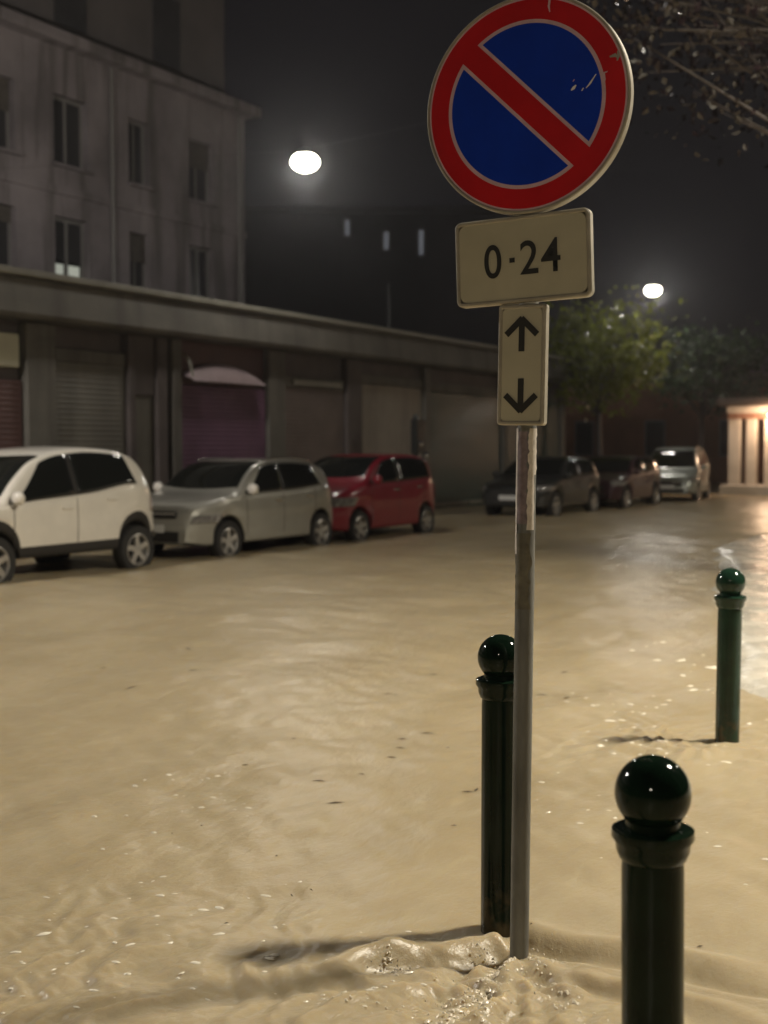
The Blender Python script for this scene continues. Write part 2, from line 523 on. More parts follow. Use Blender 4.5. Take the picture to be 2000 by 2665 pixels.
# purple shop with a shallow arched awning
o = shutter(18.45, 21.22, -0.1, 2.86, M_sh_purple, shop); o.matrix_parent_inverse = Matrix.Translation((-FX, -20, 0))
sp('wall_panel', MB().box(FX - 0.2, FX + 0.0, 18.42, 21.25, 2.87, 3.715), M_redbrown)
mb = MB(); rows = []
for i in range(9):
    t = i / 8
    row = []
    for j in range(17):
        q = j / 16
        arch = math.sin(math.pi * q) ** 0.6
        row.append((FX + 0.05 + 0.34 * t ** 0.8, 18.5 + 2.35 * q, 2.90 + (0.10 + 0.30 * arch) * math.cos(t * math.pi / 2) ** 0.9 + 0.02))
    rows.append(row)
mb.grid(rows); sp('awning', mb, M_awning, smooth=True)
sp('awning_bracket', MB().tube([(FX + 0.05, 18.5, 3.45), (FX + 0.2, 18.48, 3.40), (FX + 0.32, 18.46, 3.25), (FX + 0.36, 18.5, 3.0)], [0.03] * 4, 6), M_lip)
sp('header_strip', MB().box(FX + 0.1, FX + 0.15, 22.2, 24.1, 3.02, 3.12), M_lip)

# ================================================================== APARTMENT BLOCK behind the shops
BX = -22.0
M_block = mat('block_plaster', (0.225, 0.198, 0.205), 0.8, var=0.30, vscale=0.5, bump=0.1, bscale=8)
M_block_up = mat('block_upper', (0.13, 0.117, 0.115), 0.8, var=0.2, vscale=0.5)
M_frame = mat('window_frame', (0.20, 0.19, 0.18), 0.5)
M_blind = mat('roller_blind', (0.10, 0.088, 0.075), 0.6, var=0.2, vscale=4)
M_shut_w = mat('window_shutter', (0.05, 0.048, 0.05), 0.6, var=0.2, vscale=3)
M_pane_lit = mat('lit_pane', (0.5, 0.5, 0.45), 0.4, emit=(0.8, 0.85, 0.72), estr=0.32)
def stains(m, amount=0.45):
    nt = m.node_tree; p = nt.nodes['Principled BSDF']
    tc = nt.nodes.new('ShaderNodeTexCoord'); mp = nt.nodes.new('ShaderNodeMapping'); mp.inputs['Scale'].default_value = (1, 1.6, 0.16)
    nt.links.new(tc.outputs['Object'], mp.inputs['Vector'])
    n = nt.nodes.new('ShaderNodeTexNoise'); n.inputs['Scale'].default_value = 1.4; n.inputs['Detail'].default_value = 7; n.inputs['Distortion'].default_value = 0.4
    nt.links.new(mp.outputs[0], n.inputs['Vector'])
    rp = nt.nodes.new('ShaderNodeValToRGB'); rp.color_ramp.elements[0].position = 0.48; rp.color_ramp.elements[1].position = 0.66
    nt.links.new(n.outputs['Fac'], rp.inputs[0])
    ml = nt.nodes.new('ShaderNodeMath'); ml.operation = 'MULTIPLY'; ml.inputs[1].default_value = amount; nt.links.new(rp.outputs[0], ml.inputs[0])
    mx = nt.nodes.new('ShaderNodeMix'); mx.data_type = 'RGBA'; mx.inputs['B'].default_value = (0.06, 0.052, 0.045, 1)
    nt.links.new(p.inputs['Base Color'].links[0].from_socket, mx.inputs['A']); nt.links.new(ml.outputs[0], mx.inputs['Factor'])
    nt.links.new(mx.outputs['Result'], p.inputs['Base Color'])
stains(M_block, 0.6); stains(M_plaster, 0.5); stains(M_sh_beige, 0.35); stains(M_sh_pale, 0.35)
block = thing('apartment_block', 'grey plaster apartment block with tall dark windows rising behind the shop row', 'building', (BX, 14, 0))
def bp(name, mb, m, parent=block, **k):
    o = mb.build(name, m, parent, **k)
    o.matrix_parent_inverse = Matrix.Translation((-BX, -14, 0)) if parent is block else Matrix.Identity(4)
    return o
cols = [(-8.2, -7.2), (-4.2, -3.2), (-0.2, 0.8), (3.8, 4.8), (7.8, 8.8), (11.8, 12.8), (15.6, 16.6), (19.4, 20.4), (21.6, 22.75), (24.2, 25.0), (26.6, 27.65)]
rowsz = [(5.55, 7.2), (8.45, 10.1)]
B0, B1 = -10.0, 29.1
# wall built round its window openings
mb = MB()
ysplit = [B0] + [v for c in cols for v in c] + [B1]
zsplit = [3.0, 5.55, 7.2, 8.45, 10.1, 11.2]
for i in range(len(ysplit) - 1):
    is_col = i % 2 == 1
    for j in range(len(zsplit) - 1):
        if is_col and j in (1, 3): continue
        mb.add([(BX, ysplit[i], zsplit[j]), (BX, ysplit[i + 1], zsplit[j]), (BX, ysplit[i + 1], zsplit[j + 1]), (BX, ysplit[i], zsplit[j + 1])], [(0, 1, 2, 3)])
for (y0, y1) in cols:                                 # reveals
    for (z0, z1) in rowsz:
        d = 0.28
        mb.add([(BX, y0, z0), (BX, y1, z0), (BX, y1, z1), (BX, y0, z1), (BX - d, y0, z0), (BX - d, y1, z0), (BX - d, y1, z1), (BX - d, y0, z1)],
               [(0, 4, 5, 1), (1, 5, 6, 2), (2, 6, 7, 3), (3, 7, 4, 0)])
bp('wall', mb, M_block)
bp('end_wall', MB().box(BX - 11, BX - 0.003, B1 - 0.3, B1, -0.3, 11.19), M_block)
bp('cornice', MB().box(BX - 0.3, BX + 0.42, B0, B1 + 0.3, 11.2, 11.48, 0.03), M_block)
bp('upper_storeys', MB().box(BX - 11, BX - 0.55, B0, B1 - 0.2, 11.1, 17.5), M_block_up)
bp('string_course', MB().box(BX + 0.002, BX + 0.07, B0, B1, 7.72, 7.9), M_block)
for k, (y0, y1) in enumerate([(-6, -4.8), (-1, .2), (4, 5.2), (9, 10.2), (14, 15.2), (18.3, 19.4), (22.2, 23.3), (25.8, 26.9)]):
    w = bp('upper_window', MB().box(BX - 0.6, BX - 0.52, y0, y1, 12.0, 13.9, 0.01), M_shut_w)
k = 0
for (y0, y1) in cols:
    for r_, (z0, z1) in enumerate(rowsz):
        xi = BX - 0.2
        fr = MB()
        for a, b, c_, d_ in ((y0, y0 + .07, z0, z1), (y1 - .07, y1, z0, z1), (y0 + .07, y1 - .07, z1 - .07, z1), (y0 + .07, y1 - .07, z0, z0 + .07), ((y0 + y1) / 2 - .035, (y0 + y1) / 2 + .035, z0 + .07, z1 - .07)):
            fr.box(xi - 0.06, xi, a, b, c_, d_)
        w = bp('window', fr, M_frame)
        ymid = (y0 + y1) / 2
        for (a, b) in ((y0 + .07, ymid - .035), (ymid + .035, y1 - .07)):
            lit = (y0 == 21.6 and r_ == 0)
            q = MB()
            if lit:
                q.box(xi - 0.05, xi - 0.03, a, b, z0 + 0.62, z1 - .07)
                g = bp('pane', q, M_glass_d, w)
                g2 = bp('lit_pane', MB().box(xi - 0.05, xi - 0.03, a + 0.04, b - 0.06, z0 + 0.10, z0 + 0.55), M_pane_lit, w)
            else:
                q.box(xi - 0.05, xi - 0.03, a, b, z0 + .07, z1 - .07)
                g = bp('pane', q, M_glass_d, w)
        drop = random.Random(int(y0 * 100) + r_).choice((0.0, 0.25, 0.45, 0.8)) if not lit else 0.0
        if drop:
            bl = MB(); nsl = int((z1 - z0) * drop / 0.06)
            for q_ in range(nsl):
                zt_ = z1 - 0.01 - q_ * 0.06
                bl.box(xi + 0.02, xi + 0.035, y0 + 0.02, y1 - 0.02, zt_ - 0.055, zt_)
            bp('roller_blind', bl, M_blind, w)
        bp('sill', MB().box(BX + 0.003, BX + 0.14, y0 - 0.1, y1 + 0.1, z0 - 0.09, z0 - 0.01, 0.01), M_block, w)

for y in (13.9, 23.5, 28.75):
    bp('downpipe', MB().tube([(BX + 0.09, y, 4.4), (BX + 0.09, y, 8.0), (BX + 0.09, y, 11.15)], [0.05] * 3, 8), M_frame)
# far dark blocks that close the view along the street
M_far = mat('far_plaster', (0.075, 0.070, 0.075), 0.85, var=0.2, vscale=0.3)
M_faint = mat('faint_window', (0.3, 0.3, 0.32), 0.4, emit=(0.62, 0.66, 0.75), estr=0.13)
twx, twy = -35.6, 57.9
tower = thing('far_building', 'dark far building with three faint narrow windows above the shop canopy', 'building', (twx, twy, 0), R(YAW))
def tw(name, mb, m):
    return mb.build(name, m, tower)
tw('wall', MB().box(-8.4, 8.2, 0, 9, -0.4, 14.4), M_far)
tw('roof', MB().box(-8.7, 8.5, -0.3, 9.3, 14.403, 14.75), M_far)
for (x, zc_, hh) in ((-0.96, 13.6, 0.8), (1.17, 12.9, 0.9), (3.08, 12.8, 1.3)):
    f_ = tw('window', MB().box(x - .22, x + .22, -0.06, 0.01, zc_ - hh / 2 - .08, zc_ + hh / 2 + .08), M_frame)
    MB().box(x - .12, x + .12, -0.09, -0.062, zc_ - hh / 2, zc_ + hh / 2).build('pane', M_faint, f_)

M_brownwall = mat('brown_wall', (0.22, 0.115, 0.075), 0.8, var=0.25, vscale=0.8, bump=0.1)
bw = thing('brown_building', 'low dark brown building closing the street behind the trees', 'building', (-12, 56, 0))
MB().box(-14, 5.2, 0, 5, -0.4, 4.6).build('wall', M_brownwall, bw)
MB().box(-14.3, 5.5, -0.4, 5.2, 4.603, 4.85).build('roof', M_dark, bw)
for x in (-10, -6.5, -3, 0.5, 3.4):
    w = MB().box(x - .5, x + .5, -0.05, 0.02, 1.2, 2.9).build('window', M_frame, bw)
    MB().box(x - .42, x + .42, -0.07, -0.052, 1.28, 2.82).build('pane', M_glass_d, w)

# lit portico at the end of the street
M_pale = mat('portico_stone', (0.52, 0.47, 0.40), 0.7, var=0.12, vscale=2)
M_brickw = mat('portico_back_wall', (0.24, 0.12, 0.075), 0.8, var=0.2, vscale=2)
M_roofd = mat('portico_roof', (0.05, 0.035, 0.025), 0.8)
port = thing('lit_portico', 'low portico with pale square columns lit by a warm ceiling lamp', 'portico', (-11.75, 43.4, 0))
MB().box(0, 9, -0.9, 3.2, -0.3, 0.34, 0.03).build('podium', M_pale, port)
MB().box(0.3, 9, 1.0, 3.0, 0.343, 2.62).build('back_wall', M_brickw, port)
MB().box(0.0, 9, -0.12, 3.1, 2.83, 3.08, 0.03).build('architrave', M_pale, port)
MB().box(0.05, 9, -0.05, 3.0, 2.625, 2.827).build('ceiling', M_brickw, port)
MB().box(-0.25, 9.2, -0.5, 3.4, 3.083, 3.35, 0.04).build('roof', M_roofd, port)
for k in range(13):
    x = 0.06 + k * 0.62
    MB().box(x, x + (0.42 if k == 0 else 0.34), -0.05, 0.29, 0.343, 2.622, 0.02).build('column', M_pale, port)
lamp_w = MB().lathe([(0.02, 0.0), (0.16, -0.02), (0.19, -0.06), (0.12, -0.10), (0.02, -0.11)], 16, (1.62, -0.22, 2.80)).build('ceiling_lamp', mat('warm_lamp', (1, .8, .6), 0.4, emit=(1.0, 0.72, 0.45), estr=9.0), port, smooth=True)
wl_d = bpy.data.lights.new('warm_light', 'POINT'); wl_d.energy = 150; wl_d.color = (1.0, 0.66, 0.42); wl_d.shadow_soft_size = 0.12
wl_o = bpy.data.objects.new('warm_light', wl_d); COL.objects.link(wl_o); wl_o.parent = port; wl_o.location = (1.62, -0.62, 2.55)

# ================================================================== STREET LAMPS
M_steel_d = mat('lamp_steel', (0.10, 0.10, 0.10), 0.45, metal=0.6, var=0.2)
M_lens = mat('lamp_lens', (0.9, 0.9, 0.85), 0.3, emit=(1.0, 0.96, 0.78), estr=22.0)
def lamp_head(t, arm, H, power, k=1.0, col=LAMP_COLOUR, globe=False):
    h = MB().lathe([(0.02, 0.38 * k), (0.10 * k, 0.36 * k), (0.17 * k, 0.30 * k), (0.20 * k, 0.26 * k)], 20, (arm, 0, H)).build('lamp_housing', M_steel_d, t, smooth=True)
    pr = [(0.275 * k * math.cos(a), (0.11 - 0.19 * math.sin(a)) * k) for a in np.linspace(-0.8, 1.5, 14)]
    MB().lathe(pr, 20, (arm, 0, H)).build('lamp_lens', M_lens, h, smooth=True)
    l = bpy.data.lights.new('lamp_light', 'POINT' if globe else 'SPOT')
    l.energy = power; l.color = col
    lo = bpy.data.objects.new('lamp_light', l); COL.objects.link(lo); lo.parent = t
    if globe:
        l.shadow_soft_size = 0.31; lo.location = (arm, 0, H + 0.05)
    else:
        l.shadow_soft_size = 0.50; l.spot_size = R(168); l.spot_blend = 0.6; lo.location = (arm, 0, H - 0.12 * k)
def post_lamp(label, loc, rz, H, arm, power, group):
    t = thing('street_lamp', label, 'street lamp', loc, rz, group)
    MB().lathe([(0.11, -0.3), (0.11, 0.5), (0.075, 0.6), (0.05, H + 0.35)], 14).build('post', M_steel_d, t, smooth=True, angle=40)
    MB().tube([(0, 0, H + 0.25), (arm * .3, 0, H + 0.36), (arm * .7, 0, H + 0.36), (arm, 0, H + 0.33)], [0.035, 0.032, 0.03, 0.03], 8).build('arm', M_steel_d, t, smooth=True)
    lamp_head(t, arm, H, power)
    return t
def span_lamp(label, y, H, x_far, x_near, power, far_mast, group):
    """lamp hung from a steel wire stretched across the street"""
    t = thing('street_lamp', label, 'street lamp', (-13.6, y, 0), 0, group)
    xs_ = np.linspace(x_far + 13.6, x_near + 13.6, 25)
    za, zb_ = H + 0.95, H + 1.6
    pts = []
    for x in xs_:
        if x < 0: z = H + 0.36 + (za - H - 0.36) * (x / xs_[0]) ** 1.15
        else: z = H + 0.36 + (zb_ - H - 0.36) * (x / xs_[-1]) ** 1.15
        pts.append((x, 0, z))
    pts.append((0, 0, H + 0.34)); pts.sort()
    MB().tube(pts, [0.0025] * len(pts), 5).build('span_wire', M_steel_d, t)
    MB().lathe([(0.10, -0.3), (0.06, H + 1.8)], 12, (x_near + 13.6, 0, 0)).build('post', M_steel_d, t, smooth=True, angle=40)
    if far_mast: MB().lathe([(0.08, -0.3), (0.05, za + 0.1)], 12, (x_far + 13.6, 0, 0)).build('post', M_steel_d, t, smooth=True, angle=40)
    lamp_head(t, 0, H, power, 1.0, FAR_COLOUR, True)
    return t
G1 = 'street lamps on the far side'; G2 = 'street lamps on the near pavement'
span_lamp('glowing street lamp hung above the shop row, the larger one left of the sign', 19.92, 7.03, -22.0, 3.4, FAR_POWER, False, G1)
span_lamp('small glowing street lamp above the trees right of the sign', 40.75, 6.83, -24.0, 3.4, FAR_POWER * 1.4, True, G1)
span_lamp('street lamp hung over the far kerb left of the white car, outside the picture', 4.6, 7.03, -22.0, 3.4, FAR_POWER * 10.0, False, G1)
post_lamp('street lamp on the near pavement right of the bollards, outside the picture', (3.4, 9.0, 0), math.pi, 8.0, 1.2, NEAR_POWER, G2)
post_lamp('street lamp on the near pavement behind the viewer, outside the picture', (3.4, -12.0, 0), math.pi, 8.0, 1.2, NEAR_POWER * 0.38, G2)
post_lamp('street lamp on the near pavement further down the street, outside the picture', (3.4, 30.0, 0), math.pi, 8.0, 1.2, NEAR_POWER * 0.5, G2)

# ================================================================== SIGN
M_galv = mat('galvanised_pole', (0.14, 0.14, 0.13), 0.45, metal=0.15, alpha_spec=0.3, var=0.3, vscale=9, bump=0.1, bscale=40, stretch=(1, 1, 0.3))
M_plate = mat('plate_white', (0.44, 0.41, 0.31), 0.5, alpha_spec=0.2, var=0.07, vscale=6)
M_platerim = mat('plate_rim', (0.36, 0.33, 0.27), 0.4, metal=0.2, var=0.15, vscale=10)
M_red = mat('sign_red', (0.50, 0.006, 0.010), 0.5, alpha_spec=0.12, var=0.12, vscale=5)
M_blue = mat('sign_blue', (0.0005, 0.033, 0.42), 0.5, alpha_spec=0.10, var=0.10, vscale=6)
M_line = mat('sign_line', (0.62, 0.42, 0.48), 0.4, var=0.1, vscale=20)
M_black = mat('letter_black', (0.012, 0.011, 0.008), 0.5)
M_stick1 = mat('torn_sticker', (0.17, 0.13, 0.14), 0.55, var=0.35, vscale=30)
M_stick2 = mat('paper_white', (0.60, 0.55, 0.50), 0.6, var=0.15, vscale=30)
M_olive = mat('pole_grime', (0.115, 0.105, 0.075), 0.6, var=0.4, vscale=20)
M_scratch = mat('scratch_white', (0.75, 0.75, 0.75), 0.4)

sign = thing('no_parking_sign', 'round red and blue no parking sign with two white plates on a grey pole', 'road sign', (POLE[0], POLE[1], 0), R(4))
sign.rotation_euler = (0, R(0.55), R(4))
PR = 0.0315
MB().lathe([(PR, -0.3), (PR, 3.16), (PR * .8, 3.185), (0.005, 3.19)], 24).build('pole', M_galv, sign, smooth=True, angle=40)
PFACE = -0.075   # front face of the plates, ahead of the pole
# round plate
def disc(name, r0, r1, y, m, parent, n=96, depth=0.0):
    mb = MB()
    if r0 <= 0:
        mb.add([(0, y, 0)] + [(r1 * math.cos(2 * math.pi * k / n), y, r1 * math.sin(2 * math.pi * k / n)) for k in range(n)],
               [(0, 1 + k, 1 + (k + 1) % n) for k in range(n)])
    else:
        v = []
        for r in (r0, r1): v += [(r * math.cos(2 * math.pi * k / n), y, r * math.sin(2 * math.pi * k / n)) for k in range(n)]
        mb.add(v, [(k, n + k, n + (k + 1) % n, (k + 1) % n) for k in range(n)])
    return mb.build(name, m, parent)
DR = 0.340
DZ = 2.728
dpl = MB().lathe([(DR - 0.02, 0.030), (DR - 0.004, 0.030), (DR, 0.026), (DR, -0.004), (DR - 0.003, -0.008), (DR - 0.008, -0.008), (DR - 0.010, -0.004), (0.02, -0.004)], 96, axis='y').build('round_plate', M_platerim, sign, smooth=True, angle=35)
dpl.location = (0.006, PFACE, DZ); dpl.rotation_euler = (R(0), R(-1.5), 0)
disc('white_border', DR - 0.016, DR - 0.0105, -0.0052, M_line, dpl)
disc('red_ring', 0.262, DR - 0.016, -0.0056, M_red, dpl)
disc('inner_line', 0.250, 0.262, -0.0060, M_line, dpl)
# blue halves either side of the red slash, each with a thin pale outline
SL = 0.036; LW = 0.011; RB = 0.250
def half_segment(name, sgn, off, rad, y, m):
    a0 = math.asin(off / rad); pts = []
    for k in range(49):
        a = a0 + (math.pi - 2 * a0) * k / 48
        pts.append((rad * math.cos(a), sgn * rad * math.sin(a)))
    c, s = math.cos(R(-45)), math.sin(R(-45))
    v = [(px * c - pz * s, y, px * s + pz * c) for px, pz in pts]
    mb = MB(); mb.add(v, [tuple(range(len(v))) if sgn > 0 else tuple(range(len(v)))[::-1]])
    return mb.build(name, m, dpl)
for sgn in (1, -1):
    half_segment('slash_line', sgn, SL, RB + 0.001, -0.0064, M_line)
    half_segment('blue_field', sgn, SL + LW, RB, -0.0068, M_blue)
c, s = math.cos(R(-45)), math.sin(R(-45))
def rot2(px, pz): return (px * c - pz * s, px * s + pz * c)
pts = []
SE = 0.2700
for px, pz in ((-SE, -SL), (SE, -SL), (SE, SL), (-SE, SL)):
    X_, Z_ = rot2(px, pz); pts.append((X_, -0.0066, Z_))
MB().add(pts, [(0, 1, 2, 3)]).build('red_slash', M_red, dpl)
# scratches, drips and a chip in the print on the right side
def smear(pts, w, m, y=-0.0074):
    mb = MB(); rows = []
    for i, (x, z) in enumerate(pts):
        x2, z2 = pts[min(i + 1, len(pts) - 1)]; x1, z1 = pts[max(i - 1, 0)]
        d = Vector((x2 - x1, z2 - z1)).normalized(); ww = w * (1 if 0 < i < len(pts) - 1 else 0.4)
        rows.append([(x - d.y * ww, y, z + d.x * ww), (x + d.y * ww, y, z - d.x * ww)])
    return mb.grid(rows).build('scratch', m, dpl)
smear([(0.085, 0.272), (0.082, 0.29), (0.086, 0.318), (0.090, 0.332)], 0.0035, M_line)
smear([(0.232, 0.060), (0.213, 0.035), (0.200, 0.022)], 0.003, M_scratch)
smear([(0.152, 0.022), (0.160, 0.028), (0.168, 0.036)], 0.005, M_scratch)
smear([(0.158, 0.048), (0.163, 0.054)], 0.003, M_line)
smear([(0.186, 0.016), (0.192, 0.024)], 0.004, M_scratch)
smear([(0.252, 0.012), (0.258, 0.04), (0.256, 0.06), (0.268, 0.062)], 0.004, M_line)
smear([(0.275, 0.105), (0.292, 0.108), (0.300, 0.100)], 0.006, M_platerim)
smear([(0.298, 0.09), (0.303, 0.105), (0.300, 0.12)], 0.005, M_platerim)
smear([(0.318, 0.145), (0.330, 0.15)], 0.006, M_olive)
for z in (DZ + 0.17, DZ - 0.17):
    MB().box(-0.06, 0.06, PFACE + 0.030, 0.04, z - 0.02, z + 0.02, 0.004).build('clamp', M_platerim, sign)

def rounded_rect(w, h, r, n=8):
    out = []
    for cx, cz, a0 in ((w / 2 - r, h / 2 - r, 0), (-w / 2 + r, h / 2 - r, 90), (-w / 2 + r, -h / 2 + r, 180), (w / 2 - r, -h / 2 + r, 270)):
        for k in range(n + 1):
            a = R(a0 + 90 * k / n); out.append((cx + r * math.cos(a), cz + r * math.sin(a)))
    return out
def box_plate(name, w, h, depth, r, z, x, roll):
    mb = MB(); n = len(rounded_rect(w, h, r)); v = []
    prof = [(0.006, depth), (0.0, depth - 0.003), (0.0, 0.003), (0.004, -0.002), (0.010, -0.002), (0.014, 0.002)]
    for ins, y in prof:
        for (px, pz) in rounded_rect(w - 2 * ins, h - 2 * ins, max(0.004, r - ins)): v.append((px, y, pz))
    f = []
    for i in range(len(prof) - 1):
        for k in range(n):
            k2 = (k + 1) % n; f.append((i * n + k, i * n + k2, (i + 1) * n + k2, (i + 1) * n + k))
    f.append(tuple(range(n)))
    mb.add(v, f)
    o = mb.build(name, M_platerim, sign, smooth=True, angle=35)
    fix_normals(o)
    o.location = (x, PFACE, z); o.rotation_euler = (0, R(roll), 0)
    face = MB().add([(px, 0.002, pz) for px, pz in rounded_rect(w - 0.028, h - 0.028, r)], [tuple(range(n))]).build('plate_face', M_plate, o)
    return o
hp = box_plate('hours_plate', 0.455, 0.275, 0.034, 0.022, 2.248, 0.0, -2.5)
ap = box_plate('arrow_plate', 0.160, 0.385, 0.034, 0.012, 1.912, 0.004, 0.3)
for z in (2.255, 2.0, 1.83):
    MB().box(-0.055, 0.055, PFACE + 0.035, 0.04, z - 0.018, z + 0.018, 0.004).build('clamp', M_platerim, sign)

def text_mesh(txt, size, m, parent, loc, bold=0.0, sx=1.0):
    cu = bpy.data.curves.new('t', 'FONT'); cu.body = txt; cu.size = size; cu.align_x = 'CENTER'; cu.align_y = 'CENTER'
    cu.offset = bold; cu.space_character = 1.08
    to = bpy.data.objects.new('t', cu); COL.objects.link(to)
    bpy.context.view_layer.update()
    me = bpy.data.meshes.new_from_object(to)
    bpy.data.objects.remove(to); bpy.data.curves.remove(cu)
    co = np.empty(len(me.vertices) * 3); me.vertices.foreach_get('co', co); co = co.reshape(-1, 3)
    co = np.stack([co[:, 0] * sx, np.zeros(len(co)), co[:, 1]], -1)
    me.vertices.foreach_set('co', co.ravel()); me.update()
    me.materials.clear(); me.materials.append(m); me.name = 'lettering'
    o = bpy.data.objects.new('lettering', me); COL.objects.link(o); o.parent = parent; o.location = loc
    return o
text_mesh('0', 0.150, M_black, hp, (-0.098, -0.0005, -0.006), 0.0012, 0.86)
text_mesh('24', 0.150, M_black, hp, (0.062, -0.0005, -0.004), 0.0012, 0.90)
MB().add([(-0.041, -0.0005, -0.009), (-0.023, -0.0005, -0.009), (-0.023, -0.0005, 0.006), (-0.041, -0.0005, 0.006)], [(0, 1, 2, 3)]).build('dash', M_black, hp)

def arrow(z, sgn):
    mb = MB(); w = 0.0100
    def bar(a, b):
        a = Vector(a); b = Vector(b); d = (b - a).normalized(); n_ = Vector((-d.y, d.x)) * w
        e = d * w * 0.3
        q = [a + n_ - e, a - n_ - e, b - n_ + e, b + n_ + e]
        return [(p.x, -0.0005 - 0.0004 * len(mb.f), p.y * sgn + z) for p in q]
    for a, b in (((0, -0.052), (0, 0.045)), ((-0.050, 0.0), (0.0, 0.048)), ((0.050, 0.0), (0.0, 0.048))):
        mb.add(bar(a, b), [(0, 1, 2, 3)])
    return mb.build('arrow', M_black, ap)
arrow(0.098, 1); arrow(-0.098, -1)

# torn stickers wrapped round the pole
def wrap(name, z0, z1, a0, a1, m, k=1.0, seed=0, jag=0.02):
    rr = random.Random(seed); mb = MB(); rows = []
    nz = 14
    for i in range(nz + 1):
        z = z0 + (z1 - z0) * i / nz
        ja = rr.uniform(-1, 1) * jag / PR; jb = rr.uniform(-1, 1) * jag / PR
        row = []
        for j in range(9):
            a = R(a0) + ja * 0.4 + (R(a1) - R(a0) + (jb - ja) * 0.4) * j / 8
            rad = PR + 0.0012 * k + 0.0008 * rr.random()
            row.append((rad * math.cos(a), rad * math.sin(a), z))
        rows.append(row)
    return mb.grid(rows).build(name, m, sign, smooth=True)
wrap('torn_sticker', 1.40, 1.70, 215, 300, M_stick1, 1.0, 1)
wrap('paper_strip', 1.30, 1.71, 205, 232, M_stick2, 1.6, 2, 0.004)
wrap('paper_strip', 1.38, 1.56, 296, 340, M_stick2, 1.6, 3, 0.006)
wrap('paper_flap', 1.56, 1.71, 300, 350, M_stick2, 4.0, 4, 0.008)
wrap('grime_patch', 1.12, 1.37, 225, 320, M_olive, 1.2, 5)

# ================================================================== BOLLARDS
M_bol = mat('green_black_paint', (0.004, 0.011, 0.006), 0.07, alpha_spec=0.2, var=0.35, vscale=7)
M_bol_g = mat('dark_green_paint', (0.010, 0.030, 0.018), 0.09, alpha_spec=0.35, var=0.35, vscale=7)
def muddy(m, top=0.34):
    nt = m.node_tree; p = nt.nodes['Principled BSDF']
    tc = nt.nodes.new('ShaderNodeTexCoord'); sx = nt.nodes.new('ShaderNodeSeparateXYZ'); nt.links.new(tc.outputs['Object'], sx.inputs[0])
    n = nt.nodes.new('ShaderNodeTexNoise'); n.inputs['Scale'].default_value = 16; n.inputs['Detail'].default_value = 6
    nt.links.new(tc.outputs['Object'], n.inputs['Vector'])
    mr = nt.nodes.new('ShaderNodeMapRange'); mr.inputs['From Min'].default_value = 0.0; mr.inputs['From Max'].default_value = top
    mr.inputs['To Min'].default_value = 0.62; mr.inputs['To Max'].default_value = 0.20
    nt.links.new(sx.outputs['Z'], mr.inputs['Value'])
    lt = nt.nodes.new('ShaderNodeMath'); lt.operation = 'SUBTRACT'; nt.links.new(mr.outputs[0], lt.inputs[0]); nt.links.new(n.outputs['Fac'], lt.inputs[1])
    sc = nt.nodes.new('ShaderNodeMath'); sc.operation = 'MULTIPLY'; sc.inputs[1].default_value = 6; sc.use_clamp = True; nt.links.new(lt.outputs[0], sc.inputs[0])
    mx = nt.nodes.new('ShaderNodeMix'); mx.data_type = 'RGBA'; mx.inputs['B'].default_value = (0.05, 0.04, 0.022, 1)
    src = p.inputs['Base Color'].links[0].from_socket
    nt.links.new(src, mx.inputs['A']); nt.links.new(sc.outputs[0], mx.inputs['Factor']); nt.links.new(mx.outputs['Result'], p.inputs['Base Color'])
muddy(M_bol); muddy(M_bol_g)
def bollard(label, loc, H, k, m, lean=(0, 0)):
    t = thing('bollard', label, 'bollard', (loc[0], loc[1], 0), 0, 'iron bollards with ball tops along the kerb')
    r = 0.067 * k
    zc = H - 2 * 0.083 * k
    MB().lathe([(r * 1.0, -0.3), (r * 1.0, zc - 0.08), (r * 0.98, zc - 0.055)], 32).build('shaft', m, t, smooth=True, angle=40)
    col = [(r * 0.98, zc - 0.060), (r * 1.08, zc - 0.054), (r * 1.18, zc - 0.036), (r * 1.20, zc - 0.02), (r * 1.33, zc - 0.008), (r * 1.31, zc + 0.008), (r * 1.10, zc + 0.014), (r * 0.9, zc + 0.010), (r * 0.86, zc + 0.03)]
    MB().lathe(col, 32).build('collar', m, t, smooth=True, angle=50)
    rb = 0.082 * k
    ball = [(rb * math.sin(a), zc + rb + 0.004 - rb * math.cos(a)) for a in np.linspace(0.55, math.pi - 0.02, 22)]
    MB().lathe(ball, 40).build('ball', m, t, smooth=True, angle=60)
    t.rotation_euler = (R(lean[0]), R(lean[1]), 0)
    return t
bollard('dark green ball-topped bollard standing behind the pole of the no parking sign', BOL_M, 1.0, 0.98, M_bol)
bollard('large near bollard with shiny black ball top in the right foreground', BOL_F, 0.985, 1.0, M_bol, (0, -0.6))
bollard('smaller dark green bollard at the right edge beside the pale stone platform', BOL_R, 0.972, 1.0, M_bol_g, (0, 0.4))

# ================================================================== CARS
def chaikin(p, it=2):
    for _ in range(it):
        q = [p[0]]
        for a, b in zip(p[:-1], p[1:]):
            q.append((a[0] * .75 + b[0] * .25, a[1] * .75 + b[1] * .25))
            q.append((a[0] * .25 + b[0] * .75, a[1] * .25 + b[1] * .75))
        q.append(p[-1]); p = q
    return p

